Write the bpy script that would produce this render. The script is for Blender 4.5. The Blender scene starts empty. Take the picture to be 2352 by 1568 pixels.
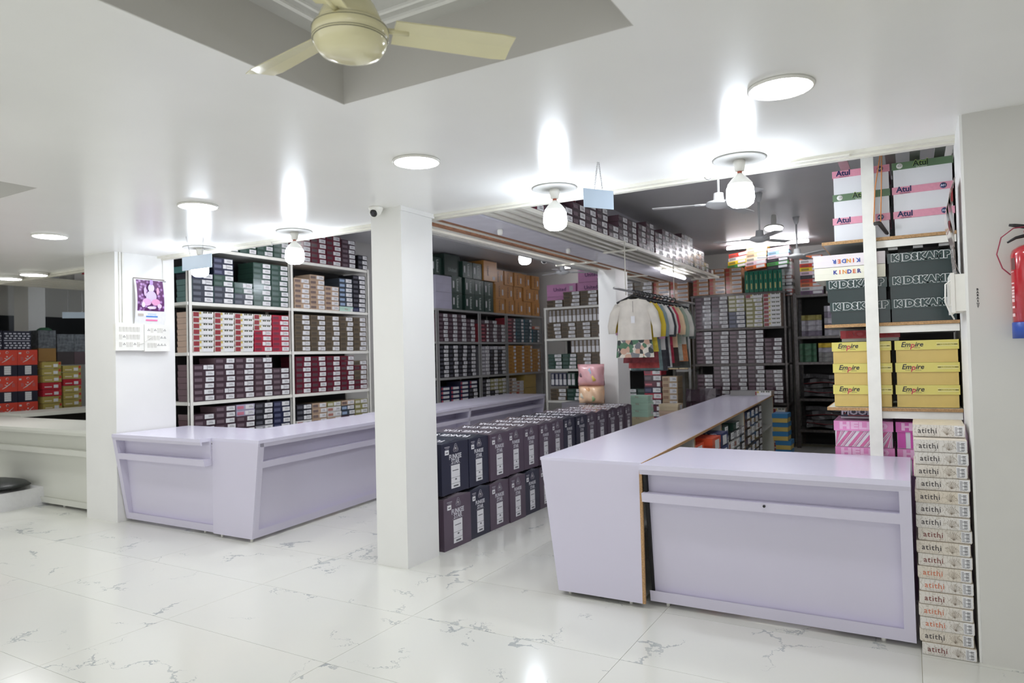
import bpy, math, random
from mathutils import Matrix, Vector
PI = math.pi
R = random.Random(11)
sc = bpy.context.scene
COL = sc.collection

# ------------------------------------------------------------------ camera, world, exposure
cam_d = bpy.data.cameras.new('camera')
cam = bpy.data.objects.new('camera', cam_d); COL.objects.link(cam)
right = Vector((0.86563474, 0.50007376, -0.02455044))
up = Vector((0.03181554, -0.00600525, 0.99947572))
back = Vector((0.49966415, -0.86596199, -0.02110847))
cam.matrix_world = Matrix(((right.x, up.x, back.x, 0), (right.y, up.y, back.y, 0), (right.z, up.z, back.z, 1.6), (0, 0, 0, 1)))
cam_d.sensor_width = 36.0
cam_d.lens = 1586.2 / 2352 * 36.0
cam_d.clip_start = 0.05; cam_d.clip_end = 80
cam_d.dof.use_dof = True; cam_d.dof.focus_distance = 4.3; cam_d.dof.aperture_fstop = 2.4
sc.camera = cam
sc.view_settings.view_transform = 'Standard'
sc.view_settings.look = 'None'
sc.view_settings.gamma = 1.0
sc.view_settings.use_curve_mapping = False
sc.view_settings.exposure = 1.42
sc.cycles.use_denoising = True
sc.cycles.max_bounces = 10
sc.cycles.diffuse_bounces = 6
sc.cycles.sample_clamp_indirect = 8
W_STRENGTH = 0.5
K_PANEL = 23.0      # round ceiling panels
K_BULB = 25.0       # hanging bulbs
K_TUBE = 9.0
world = bpy.data.worlds.new('room_fill'); sc.world = world  # even fill added in place of bounced room light
world.use_nodes = True
wb = world.node_tree.nodes['Background']
wb.inputs[0].default_value = (0.975, 0.985, 1.0, 1); wb.inputs[1].default_value = W_STRENGTH

# ------------------------------------------------------------------ materials
def lin(c):
    r = []
    for v in c[:3]:
        v = v / 255.0
        r.append(v / 12.92 if v <= 0.04045 else ((v + 0.055) / 1.055) ** 2.4)
    return (*r, 1.0)
MATS = {}
def mat(name, rgb, rough=0.5, metal=0.0, var=0.06, scale=6.0, spec=0.5, coat=0.0, bump=0.0):
    if name in MATS: return MATS[name]
    m = bpy.data.materials.new(name); m.use_nodes = True
    nt = m.node_tree; b = nt.nodes['Principled BSDF']
    tc = nt.nodes.new('ShaderNodeTexCoord'); nz = nt.nodes.new('ShaderNodeTexNoise')
    nz.inputs['Scale'].default_value = scale; nz.inputs['Detail'].default_value = 3
    nt.links.new(tc.outputs['Object'], nz.inputs['Vector'])
    mp = nt.nodes.new('ShaderNodeMapRange')
    mp.inputs['From Min'].default_value = 0.3; mp.inputs['From Max'].default_value = 0.7
    mp.inputs['To Min'].default_value = 1 - var; mp.inputs['To Max'].default_value = 1 + var
    nt.links.new(nz.outputs['Fac'], mp.inputs['Value'])
    mx = nt.nodes.new('ShaderNodeVectorMath'); mx.operation = 'SCALE'
    c = lin(rgb)
    mx.inputs[0].default_value = c[:3]
    nt.links.new(mp.outputs[0], mx.inputs['Scale'])
    nt.links.new(mx.outputs[0], b.inputs['Base Color'])
    b.inputs['Roughness'].default_value = rough; b.inputs['Metallic'].default_value = metal
    b.inputs['Specular IOR Level'].default_value = spec
    b.inputs['Coat Weight'].default_value = coat; b.inputs['Coat Roughness'].default_value = 0.12
    if bump > 0:
        bp = nt.nodes.new('ShaderNodeBump'); bp.inputs['Strength'].default_value = bump; bp.inputs['Distance'].default_value = 0.01
        nz2 = nt.nodes.new('ShaderNodeTexNoise'); nz2.inputs['Scale'].default_value = scale * 2.2
        nt.links.new(tc.outputs['Object'], nz2.inputs['Vector'])
        nt.links.new(nz2.outputs['Fac'], bp.inputs['Height']); nt.links.new(bp.outputs[0], b.inputs['Normal'])
    m.diffuse_color = c
    MATS[name] = m; return m
def emit(name, rgb, k):
    if name in MATS: return MATS[name]
    m = bpy.data.materials.new(name); m.use_nodes = True
    nt = m.node_tree; nt.nodes.clear()
    e = nt.nodes.new('ShaderNodeEmission'); o = nt.nodes.new('ShaderNodeOutputMaterial')
    e.inputs[0].default_value = lin(rgb); e.inputs[1].default_value = k
    nt.links.new(e.outputs[0], o.inputs[0]); MATS[name] = m; return m
def cm(rgb, rough=0.45, coat=0.0):           # colour material by value
    rgb = tuple(int(v) for v in rgb)
    return mat('paint_%d_%d_%d_%d' % (*rgb, int(rough * 100)), rgb, rough, coat=coat, var=0.05)

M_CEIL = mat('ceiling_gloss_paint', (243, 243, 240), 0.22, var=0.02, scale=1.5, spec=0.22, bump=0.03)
M_RECESS = mat('recess_warm_grey', (206, 204, 199), 0.4, var=0.02, scale=1.5)  # recess sides a darker, warmer grey than the ceiling
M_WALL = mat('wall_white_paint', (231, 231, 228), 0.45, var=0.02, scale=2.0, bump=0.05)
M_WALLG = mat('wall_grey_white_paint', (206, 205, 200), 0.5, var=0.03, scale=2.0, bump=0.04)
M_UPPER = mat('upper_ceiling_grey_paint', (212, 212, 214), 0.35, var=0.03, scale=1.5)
M_TRIM = mat('ceiling_trim_cream_paint', (226, 224, 212), 0.35, var=0.05, scale=8)
M_LILAC = mat('counter_lilac_laminate', (208, 204, 221), 0.32, var=0.015, scale=1.2, spec=0.5)
M_LILACTOP = mat('counter_top_lilac_laminate', (216, 213, 231), 0.2, var=0.015, scale=1.2, spec=0.5)
M_WLAM = mat('left_counter_white_laminate', (214, 215, 206), 0.35, var=0.02, scale=1.2)
M_PLY = mat('raw_board_edge', (176, 140, 98), 0.8, var=0.25, scale=120)
M_GAPSHADE = mat('gap_shade', (26, 25, 24), 0.8)  # near-black colour carrying the shade inside gaps
M_RACKW = mat('rack_white_enamel', (234, 233, 225), 0.4, var=0.04, scale=14)
M_RACKG = mat('rack_grey_enamel', (160, 160, 158), 0.4, var=0.08, scale=14)
M_RACKD = mat('rack_dark_wrapped_metal', (86, 80, 78), 0.25, metal=0.3, var=0.3, scale=25)
M_BACK = mat('rack_back_dark', (44, 42, 42), 0.7)
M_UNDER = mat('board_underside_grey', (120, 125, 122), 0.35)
M_RUST = mat('rusty_primer_rail', (150, 104, 74), 0.7, var=0.3, scale=20)
M_METAL = mat('steel', (170, 170, 172), 0.3, metal=0.9)
M_BLACK = mat('black_plastic', (24, 24, 26), 0.35)
M_PAPER = mat('label_paper', (224, 224, 226), 0.4, var=0.03, scale=30)
M_INK = mat('label_ink', (96, 96, 100), 0.6)
M_WPLAST = mat('white_plastic', (232, 231, 224), 0.3)
M_FAN = mat('fan_cream_enamel', (228, 222, 180), 0.16, var=0.02, spec=0.6, coat=0.3)
M_FANW = mat('fan_white_enamel', (205, 207, 208), 0.3)
M_SIGN = mat('hanging_sign_pale_blue', (196, 214, 232), 0.35, var=0.02)
E_PANEL = emit('panel_lamp_light', (252, 252, 255), K_PANEL)
E_BULB = emit('bulb_light', (236, 244, 255), K_BULB)
E_TUBE = emit('tube_light', (250, 248, 255), K_TUBE)
E_FILL = emit('bay_fill_light', (252, 252, 255), 40.0)  # emission of the unseen lamps added over the bays

def floor_material():
    m = bpy.data.materials.new('marble_tile'); m.use_nodes = True
    nt = m.node_tree; b = nt.nodes['Principled BSDF']; N = nt.nodes.new; L = nt.links.new
    tc = N('ShaderNodeTexCoord'); oi = N('ShaderNodeObjectInfo')
    mul = N('ShaderNodeMath'); mul.operation = 'MULTIPLY'; mul.inputs[1].default_value = 37.0
    L(oi.outputs['Random'], mul.inputs[0])
    cmb = N('ShaderNodeCombineXYZ'); L(mul.outputs[0], cmb.inputs[0]); L(mul.outputs[0], cmb.inputs[1])
    add = N('ShaderNodeVectorMath'); add.operation = 'ADD'
    L(tc.outputs['Object'], add.inputs[0]); L(cmb.outputs[0], add.inputs[1])
    # warp
    wn = N('ShaderNodeTexNoise'); wn.inputs['Scale'].default_value = 2.6; wn.inputs['Detail'].default_value = 6; wn.inputs['Roughness'].default_value = 0.65
    L(add.outputs[0], wn.inputs['Vector'])
    sub = N('ShaderNodeVectorMath'); sub.operation = 'SUBTRACT'; sub.inputs[1].default_value = (0.5, 0.5, 0.5)
    L(wn.outputs['Color'], sub.inputs[0])
    sca = N('ShaderNodeVectorMath'); sca.operation = 'SCALE'; sca.inputs['Scale'].default_value = 0.62
    L(sub.outputs[0], sca.inputs[0])
    ad2 = N('ShaderNodeVectorMath'); ad2.operation = 'ADD'; L(add.outputs[0], ad2.inputs[0]); L(sca.outputs[0], ad2.inputs[1])
    vo = N('ShaderNodeTexVoronoi'); vo.feature = 'DISTANCE_TO_EDGE'; vo.inputs['Scale'].default_value = 1.35
    L(ad2.outputs[0], vo.inputs['Vector'])
    ms = N('ShaderNodeTexNoise'); ms.inputs['Scale'].default_value = 1.7; ms.inputs['Detail'].default_value = 2
    L(add.outputs[0], ms.inputs['Vector'])
    wd = N('ShaderNodeMapRange'); wd.inputs['From Min'].default_value = 0.50; wd.inputs['From Max'].default_value = 0.72
    wd.inputs['To Min'].default_value = 0.0; wd.inputs['To Max'].default_value = 0.030
    L(ms.outputs['Fac'], wd.inputs['Value'])
    vein = N('ShaderNodeMath'); vein.operation = 'LESS_THAN'; L(vo.outputs['Distance'], vein.inputs[0]); L(wd.outputs[0], vein.inputs[1])
    mt = N('ShaderNodeTexNoise'); mt.inputs['Scale'].default_value = 9; mt.inputs['Detail'].default_value = 4
    L(add.outputs[0], mt.inputs['Vector'])
    vm = N('ShaderNodeMath'); vm.operation = 'MULTIPLY'; L(vein.outputs[0], vm.inputs[0]); L(mt.outputs['Fac'], vm.inputs[1])
    soft = N('ShaderNodeTexNoise'); soft.inputs['Scale'].default_value = 0.9; soft.inputs['Detail'].default_value = 3
    L(add.outputs[0], soft.inputs['Vector'])
    cr = N('ShaderNodeMix'); cr.data_type = 'RGBA'
    cr.inputs['A'].default_value = lin((214, 216, 211)); cr.inputs['B'].default_value = lin((222, 221, 212))
    L(soft.outputs['Fac'], cr.inputs['Factor'])
    mx = N('ShaderNodeMix'); mx.data_type = 'RGBA'
    L(vm.outputs[0], mx.inputs['Factor']); L(cr.outputs['Result'], mx.inputs['A']); mx.inputs['B'].default_value = lin((132, 140, 146))
    L(mx.outputs['Result'], b.inputs['Base Color'])
    b.inputs['Roughness'].default_value = 0.16; b.inputs['Specular IOR Level'].default_value = 0.5
    return m
M_TILE = floor_material()
M_GROUT = mat('floor_grout', (190, 184, 160), 0.8)

# ------------------------------------------------------------------ geometry helpers
_txt = {}
def text_geo(s, size=1.0, bold=0.0, shear=0.0, sx=1.0, space=1.0):
    key = (s, size, bold, shear, sx, space)
    if key in _txt: return _txt[key]
    cu = bpy.data.curves.new('t', 'FONT'); cu.body = s; cu.size = size; cu.offset = bold; cu.shear = shear
    cu.resolution_u = 2; cu.space_character = space; cu.align_x = 'CENTER'; cu.align_y = 'CENTER'
    o = bpy.data.objects.new('t', cu); COL.objects.link(o)
    dg = bpy.context.evaluated_depsgraph_get(); me = bpy.data.meshes.new_from_object(o.evaluated_get(dg))
    vs = [(v.co.x * sx, v.co.y) for v in me.vertices]; fs = [tuple(p.vertices) for p in me.polygons]
    bpy.data.objects.remove(o); bpy.data.curves.remove(cu); bpy.data.meshes.remove(me)
    _txt[key] = (vs, fs); return vs, fs
BOXF = [(0, 3, 2, 1), (4, 5, 6, 7), (0, 1, 5, 4), (1, 2, 6, 5), (2, 3, 7, 6), (3, 0, 4, 7)]
class G:
    def __init__(s): s.v = []; s.f = []; s.mi = []; s.mats = []; s.sm = []
    def m(s, m):
        if m not in s.mats: s.mats.append(m)
        return s.mats.index(m)
    def add(s, vs, fs, m, smooth=False):
        n = len(s.v); k = s.m(m); s.v += [tuple(v) for v in vs]
        for f in fs: s.f.append(tuple(i + n for i in f)); s.mi.append(k); s.sm.append(smooth)
        return s
    def box(s, x0, y0, z0, x1, y1, z1, m):
        return s.add([(x0, y0, z0), (x1, y0, z0), (x1, y1, z0), (x0, y1, z0), (x0, y0, z1), (x1, y0, z1), (x1, y1, z1), (x0, y1, z1)], BOXF, m)
    def cbox(s, c, d, m): return s.box(c[0] - d[0] / 2, c[1] - d[1] / 2, c[2] - d[2] / 2, c[0] + d[0] / 2, c[1] + d[1] / 2, c[2] + d[2] / 2, m)
    def hexa(s, p, m): return s.add(p, BOXF, m)     # 8 corners
    def front(s, x0, z0, x1, z1, m, off=0.0008, y=0.0):   # thin plate on a -Y face
        return s.box(x0, y - off, z0, x1, y + 0.0004, z1, m)
    def text(s, t, cx, cz, size, m, y=-0.0012, bold=0.0, shear=0.0, sx=1.0, space=1.0, flip=False, mirror=False):
        vs, fs = text_geo(t, size, bold, shear, sx, space)
        k = -1 if flip else 1
        return s.add([(cx + k * a, y, cz + k * b) for a, b in vs], fs, m)
    def toptext(s, t, cx, cy, size, m, z, rot=0.0, bold=0.0, sx=1.0):
        vs, fs = text_geo(t, size, bold, 0.0, sx, 1.0); c, q = math.cos(rot), math.sin(rot)
        return s.add([(cx + a * c - b * q, cy + a * q + b * c, z) for a, b in vs], fs, m)
    def lathe(s, prof, c, m, seg=20, axis='z', smooth=True):
        n = len(prof); vs = []
        for i in range(seg):
            a = 2 * PI * i / seg
            for r, h in prof:
                x, y = r * math.cos(a), r * math.sin(a)
                p = (x, y, h) if axis == 'z' else ((x, h, y) if axis == 'y' else (h, x, y))
                vs.append((c[0] + p[0], c[1] + p[1], c[2] + p[2]))
        fs = []
        for i in range(seg):
            j = (i + 1) % seg
            for k in range(n - 1):
                fs.append((i * n + k, j * n + k, j * n + k + 1, i * n + k + 1))
        if prof[0][0] > 1e-6: fs.append(tuple(i * n for i in range(seg)))
        if prof[-1][0] > 1e-6: fs.append(tuple(i * n + n - 1 for i in reversed(range(seg))))
        return s.add(vs, fs, m, smooth)
    def tube(s, pts, r, m, seg=8, smooth=True):
        pts = [Vector(p) for p in pts]; vs = []
        rr = r if isinstance(r, (list, tuple)) else [r] * len(pts)
        for i, p in enumerate(pts):
            d = (pts[min(i + 1, len(pts) - 1)] - pts[max(i - 1, 0)]).normalized()
            if i == 0:
                u = d.cross(Vector((0, 0, 1)))
                if u.length < 0.05: u = d.cross(Vector((0, 1, 0)))
            else: u = u - d * u.dot(d)
            u.normalize(); w = d.cross(u)
            for k in range(seg):
                a = 2 * PI * k / seg
                vs.append(p + (u * math.cos(a) + w * math.sin(a)) * rr[i])
        fs = []
        for i in range(len(pts) - 1):
            for k in range(seg):
                l = (k + 1) % seg
                fs.append((i * seg + k, i * seg + l, (i + 1) * seg + l, (i + 1) * seg + k))
        fs.append(tuple(reversed(range(seg)))); fs.append(tuple((len(pts) - 1) * seg + k for k in range(seg)))
        return s.add(vs, fs, m, smooth)
    def prism(s, poly, y0, y1, m, axis='y'):
        n = len(poly); vs = []
        for h in (y0, y1):
            for a, b in poly:
                vs.append((a, h, b) if axis == 'y' else ((h, a, b) if axis == 'x' else (a, b, h)))
        fs = [tuple(range(n)), tuple(reversed(range(n, 2 * n)))] + [(i, n + i, n + (i + 1) % n, (i + 1) % n) for i in range(n)]
        return s.add(vs, fs, m)
    def mesh(s, name, recalc=True):
        me = bpy.data.meshes.new(name); me.from_pydata(s.v, [], s.f)
        for m in s.mats: me.materials.append(m)
        me.polygons.foreach_set('material_index', s.mi); me.polygons.foreach_set('use_smooth', s.sm)
        me.update(); return me
    def moved(s, fn):
        s.v = [fn(*p) for p in s.v]; return s

def fixn(me):
    import bmesh
    bm = bmesh.new(); bm.from_mesh(me); bmesh.ops.recalc_face_normals(bm, faces=bm.faces); bm.to_mesh(me); bm.free(); return me
def ob(name, data, parent=None, loc=(0, 0, 0), rot=(0, 0, 0), kind=None):
    if isinstance(data, G): data = fixn(data.mesh(name))
    o = bpy.data.objects.new(name, data); COL.objects.link(o)
    o.location = loc; o.rotation_euler = rot
    if parent is not None: o.parent = parent
    if kind: o['kind'] = kind
    return o
def tag(o, label, cat, group=None):
    o['label'] = label; o['category'] = cat
    if group: o['group'] = group
    return o
def thing(name, label, cat, loc=(0, 0, 0), rz=0.0, group=None):
    o = bpy.data.objects.new(name, None); COL.objects.link(o); o.empty_display_size = 0.05
    o.location = loc; o.rotation_euler = (0, 0, rz); return tag(o, label, cat, group)
ORD = ['first', 'second', 'third', 'fourth', 'fifth', 'sixth', 'seventh', 'eighth', 'ninth', 'tenth', 'eleventh', 'twelfth',
       'thirteenth', 'fourteenth', 'fifteenth', 'sixteenth', 'seventeenth', 'eighteenth', 'nineteenth', 'twentieth', 'twenty-first', 'twenty-second', 'twenty-third', 'twenty-fourth']
def ORDN(i): return ORD[i]

# ------------------------------------------------------------------ setting
HC = 2.775      # low ceiling
YE = 4.60       # its rear edge
XL = -14.2
YB2 = 12.75     # back wall of the right bay
YB1 = 14.4      # back wall of the middle bay
# floor: base + tiles
fl = ob('floor', G().box(XL, -4, -0.06, 6.0, 15, -0.004, M_GROUT), kind='structure')
TX, TY = 1.368, 0.735
gx0, gy0 = -1.37, 3.42
g = G(); g.box(-TX / 2 + 0.0012, -TY / 2 + 0.0012, -0.012, TX / 2 - 0.0012, TY / 2 - 0.0012, 0.0, M_TILE); tile_me = g.mesh('tile')
for i in range(-9, 4):
    for j in range(-4, 13):
        x = gx0 + (i + 0.5) * TX; y = gy0 + (j + 0.5) * TY
        if x > 3.5 or y > 12.6 or y < 0.4: continue
        if x < -7.9 and y > 5: continue
        if math.hypot(x, y) < 0.5: continue
        t = ob('tile', tile_me, fl, (x, y, 0))
g = G()
for x0, x1, y0, y1 in ((XL, 6, -4, 0.4 + 0.0), (3.6, 6, 0.4, 15), (XL, 6, 12.6, 15)):
    g.box(x0, y0, -0.0039, x1, y1, -0.0005, M_TILE)
o = ob('tile', g, fl); o['kind'] = 'stuff'

# low false ceiling with two square recesses
RX0, RX1, RY0, RY1 = -2.225, -0.825, 0.96, 2.36
SX0, SX1, SY0, SY1 = -6.32, -4.915, 0.96, 2.36
g = G(); ZT = 3.6
def slab(x0, x1, y0, y1): g.box(x0, y0, HC, x1, y1, HC + 0.32, M_CEIL)
slab(XL, 6, RY1, YE); slab(XL, 6, -4, RY0)
slab(XL, SX0, RY0, RY1); slab(SX1, RX0, RY0, RY1); slab(RX1, 6, RY0, RY1)
ob('ceiling', g, kind='structure')
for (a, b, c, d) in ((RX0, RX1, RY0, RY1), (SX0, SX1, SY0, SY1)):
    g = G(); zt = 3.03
    g.box(a - 0.0, c, zt, b, d, zt + 0.02, mat('recess_panel_grey', (206, 206, 202), 0.35))  # recess panel a darker grey than the ceiling
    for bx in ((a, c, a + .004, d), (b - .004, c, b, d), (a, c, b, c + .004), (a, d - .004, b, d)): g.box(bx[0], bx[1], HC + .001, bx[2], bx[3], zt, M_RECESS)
    # two moulded frames on the recess panel
    for ins, wd in ((0.10, 0.022), (0.17, 0.014), (0.36, 0.022), (0.42, 0.014)):
        x0, x1, y0, y1 = a + ins, b - ins, c + ins, d - ins
        for bx in ((x0, y0, x1, y0 + wd), (x0, y1 - wd, x1, y1), (x0, y0, x0 + wd, y1), (x1 - wd, y0, x1, y1)):
            g.box(bx[0], bx[1], zt - 0.012, bx[2], bx[3], zt, M_CEIL)
    ob('trim_1' if a == RX0 else 'trim_2', g, kind='structure')
# upper ceilings behind the edge
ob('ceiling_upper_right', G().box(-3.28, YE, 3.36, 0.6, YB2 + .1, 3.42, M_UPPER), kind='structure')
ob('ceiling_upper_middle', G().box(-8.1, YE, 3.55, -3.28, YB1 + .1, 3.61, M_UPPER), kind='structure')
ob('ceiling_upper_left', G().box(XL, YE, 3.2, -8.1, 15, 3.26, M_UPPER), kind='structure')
g = G(); g.box(XL, YE - 0.02, HC, 0.6, YE, 3.62, M_WALL)   # fascia above the edge
ob('wall_fascia', g, kind='structure')
# trim strips along the edge
g = G(); g.box(XL, YE - 0.035, HC - 0.022, 0.25, YE + 0.012, HC - 0.0005, M_TRIM)
ob('trim_3', g, kind='structure')
g = G(); g.box(XL, YE + 0.012, HC - 0.035, 0.25, YE + 0.06, HC + 0.01, M_TRIM)
g.box(-0.62, YE - 0.05, HC - 0.03, -0.28, YE + 0.0, HC - 0.0225, M_TRIM)
ob('trim_4', g, kind='structure')
# walls
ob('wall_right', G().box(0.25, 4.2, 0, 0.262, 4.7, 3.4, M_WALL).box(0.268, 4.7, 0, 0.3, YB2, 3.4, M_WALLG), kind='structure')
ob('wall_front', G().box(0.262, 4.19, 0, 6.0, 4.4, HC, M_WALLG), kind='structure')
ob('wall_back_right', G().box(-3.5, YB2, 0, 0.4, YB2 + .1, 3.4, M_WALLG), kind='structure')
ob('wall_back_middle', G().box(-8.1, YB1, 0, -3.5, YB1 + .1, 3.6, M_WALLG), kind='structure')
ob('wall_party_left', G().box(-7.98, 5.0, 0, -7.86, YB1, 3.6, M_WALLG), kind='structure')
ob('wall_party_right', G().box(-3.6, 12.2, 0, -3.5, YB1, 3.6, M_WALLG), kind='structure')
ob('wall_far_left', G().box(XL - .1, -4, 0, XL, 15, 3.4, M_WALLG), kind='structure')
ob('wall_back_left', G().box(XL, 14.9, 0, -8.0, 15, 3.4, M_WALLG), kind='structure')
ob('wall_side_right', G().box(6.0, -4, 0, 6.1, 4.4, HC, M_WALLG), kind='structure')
# ceiling beam and pillars
ob('beam', G().box(-3.46, YE + 0.06, 2.785, -3.10, 12.2, 3.55, mat('beam_lilac_white', (214, 213, 222), 0.4)), kind='structure')
g = G(); g.box(-3.66, 4.16, 0, -3.36, 4.56, HC, M_WALL); g.box(-3.375, 4.145, HC - 0.035, -3.345, 4.575, HC, M_WALL)
tag(ob('pillar', g), 'white square pillar in front of the dark carton row', 'pillar')
tag(ob('pillar', G().box(-3.88, 9.25, 0, -3.61, 9.72, 3.0, M_WALL)), 'white pillar behind the carton row beside the hanging garments', 'pillar')
g = G(); g.box(-7.62, 4.10, 0, -7.06, 4.76, HC, M_WALL)
pl = tag(ob('pillar', g), 'wide white pillar at left carrying the calendar and switchboards', 'pillar')
g = G()
for x in (4.14, 4.17): g.box(-7.06, x, 2.05, -7.045, x + 0.018, HC, M_WPLAST)
ob('conduit', g, pl)

# ------------------------------------------------------------------ counters
def counter(name, label, L, depth, H, front_over, loc, rz, drift=0.0, mt=M_LILAC, top=M_LILACTOP, ends=(True, True), ledge=(0.68, 0.735), solid_left=0.0, back_open=True, knob=False, feet=(), panel_back=0.10, cat='counter', bottom=0.03, gap=False):
    """front faces local -Y, length along +X. front_over: how far the top leans out over the foot"""
    t = thing(name, label, cat, loc, rz)
    def yz(z): return -front_over * (z / H)
    def sh(x, y, z): return (x, y + drift * x, z)
    th = 0.03; lip = 0.06
    q = G(); q.hexa([(0, yz(H), H - th), (L, yz(H), H - th), (L, depth, H - th), (0, depth, H - th), (0, yz(H), H), (L, yz(H), H), (L, depth, H), (0, depth, H)], top)
    q.box(0, depth - 0.001, H - 0.022, L, depth + 0.004, H - 0.002, M_PLY)
    ob('worktop', q.moved(sh), t)
    q = G(); q.hexa([(0, yz(H - lip), H - lip), (L, yz(H - lip), H - lip), (L, yz(H) + 0.02, H - lip), (0, yz(H) + 0.02, H - lip),
                     (0, yz(H) - 0.0005, H - th), (L, yz(H) - 0.0005, H - th), (L, yz(H) + 0.02, H - th), (0, yz(H) + 0.02, H - th)], mt)
    ob('front_lip', q.moved(sh), t)
    pb = panel_back
    def side(x0, x1, m):
        s = G(); z0 = bottom
        s.hexa([(x0, yz(z0) - 0.001, z0), (x1, yz(z0) - 0.001, z0), (x1, depth - 0.03, z0), (x0, depth - 0.03, z0),
                (x0, yz(H - th) - 0.001, H - th), (x1, yz(H - th) - 0.001, H - th), (x1, depth - 0.03, H - th), (x0, depth - 0.03, H - th)], m)
        return s
    if ends[0]: ob('side_panel', side(0, 0.055, mt).moved(sh), t)
    if ends[1]: ob('side_panel', side(L - 0.055, L, mt).moved(sh), t)
    x0 = 0.0 if not ends[0] else 0.055; x1 = L if not ends[1] else L - 0.055
    pf = lambda z: yz(z) + .035 + .06 * z / H
    q = G(); q.hexa([(x0, pf(bottom), bottom), (x1, pf(bottom), bottom), (x1, pf(bottom) + .018, bottom), (x0, pf(bottom) + .018, bottom), (x0, pf(H - th), H - th), (x1, pf(H - th), H - th), (x1, pf(H - th) + .018, H - th), (x0, pf(H - th) + .018, H - th)], mt); ob('front_panel', q.moved(sh), t)
    q = G(); a, b = ledge
    q.hexa([(x0, yz(a), a), (x1, yz(a), a), (x1, pf(a), a), (x0, pf(a), a), (x0, yz(b), b), (x1, yz(b), b), (x1, pf(b), b), (x0, pf(b), b)], mt)
    if knob: q.lathe([(0.008, -0.004), (0.008, 0.0)], (L * 0.5, yz(b) - 0.001, (a + b) / 2 + .01), M_BLACK, 8, 'y')
    ob('ledge', q.moved(sh), t)
    q = G(); q.hexa([(x0, yz(bottom), bottom), (x1, yz(bottom), bottom), (x1, pf(bottom), bottom), (x0, pf(bottom), bottom),
                     (x0, yz(0.10), 0.10), (x1, yz(0.10), 0.10), (x1, pf(.085), 0.085), (x0, pf(.085), 0.085)], mt)
    ob('bottom_rail', q.moved(sh), t)
    if gap:
        q = G(); q.hexa([(.003, yz(bottom) + .03, bottom), (.021, yz(bottom) + .03, bottom), (.021, depth - .03, bottom), (.003, depth - .03, bottom), (.003, yz(H - th) + .05, H - th), (.021, yz(H - th) + .05, H - th), (.021, depth - .03, H - th), (.003, depth - .03, H - th)], M_GAPSHADE); ob('side_panel', q.moved(sh), t)  # dark sheet painting the shade of the open gap, no real panel
    for fx in feet:
        q = G(); q.lathe([(0.012, 0), (0.014, bottom)], (fx, 0.04, 0), M_WPLAST, 8); ob('foot', q.moved(sh), t)
    return t
# right front counter
counter('shop_counter', 'pale lilac front counter with long ledge beside the white box stack', 1.455, 0.72, 0.91, 0.155, (-1.478, 4.245, 0), 0, feet=(0.1, 1.3), knob=True, ledge=(0.675, 0.73), ends=(False, True), gap=True)
# right long counter (runs away along +Y) : plain sloping end panel, open shelves on its right side
def long_counter():
    t = thing('shop_counter', 'long lilac counter running to the rear of the right bay', 'counter', (0, 0, 0))
    dr = -0.052
    def sh(x, y, z): return (x + dr * (y - 4.17), y, z)
    H = 0.91; y0, y1 = 4.165, 11.25
    q = G(); q.hexa([(-2.205, y0, H - .02), (-1.49, y0, H - .02), (-1.49, y1, H - .02), (-2.205, y1, H - .02), (-2.205, y0, H), (-1.49, y0, H), (-1.49, y1, H), (-2.205, y1, H)], M_LILACTOP)
    ob('worktop', q.moved(sh), t)
    q = G(); q.box(-1.4899, y0, H - .02, -1.484, y1, H - .001, M_PLY); ob('edge_band', q.moved(sh), t)
    q = G(); q.prism([(-2.09, 0.03), (-1.505, 0.03), (-1.505, H - .02), (-2.2, H - .02)], y0 + .001, y0 + .02, M_LILAC)
    ob('end_panel', q, t)
    q = G(); q.box(-1.505, y0, 0.03, -1.487, y0 + .016, H - .02, M_PLY); ob('edge_band', q, t)
    q = G(); q.hexa([(-2.09, y0 + .02, .03), (-2.06, y0 + .02, .03), (-2.06, y1, .03), (-2.09, y1, .03), (-2.2, y0 + .02, H - .02), (-2.17, y0 + .02, H - .02), (-2.17, y1, H - .02), (-2.2, y1, H - .02)], M_LILAC)
    ob('front_panel', q.moved(sh), t)
    for y in (5.05, 5.72, 6.9, 8.35, 9.8, 11.2):
        q = G(); q.box(-2.06, y, 0.03, -1.5, y + .018, H - .02, M_WLAM); q.box(-1.5, y, 0.03, -1.495, y + .018, H - .02, M_PLY); ob('divider', q.moved(sh), t)
    q = G(); q.box(-2.06, y0 + .1, 0.44, -1.52, y1 - .02, 0.458, M_WLAM); q.box(-2.06, y0 + .1, 0.03, -1.52, y1 - .02, 0.05, M_WLAM)
    ob('shelf', q.moved(sh), t)
    for x, y in ((-2.03, 4.22), (-1.6, 4.22)):
        ob('foot', G().lathe([(0.012, 0), (0.014, 0.031)], (x, y, 0), M_WPLAST, 8), t)
long_counter()
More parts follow.
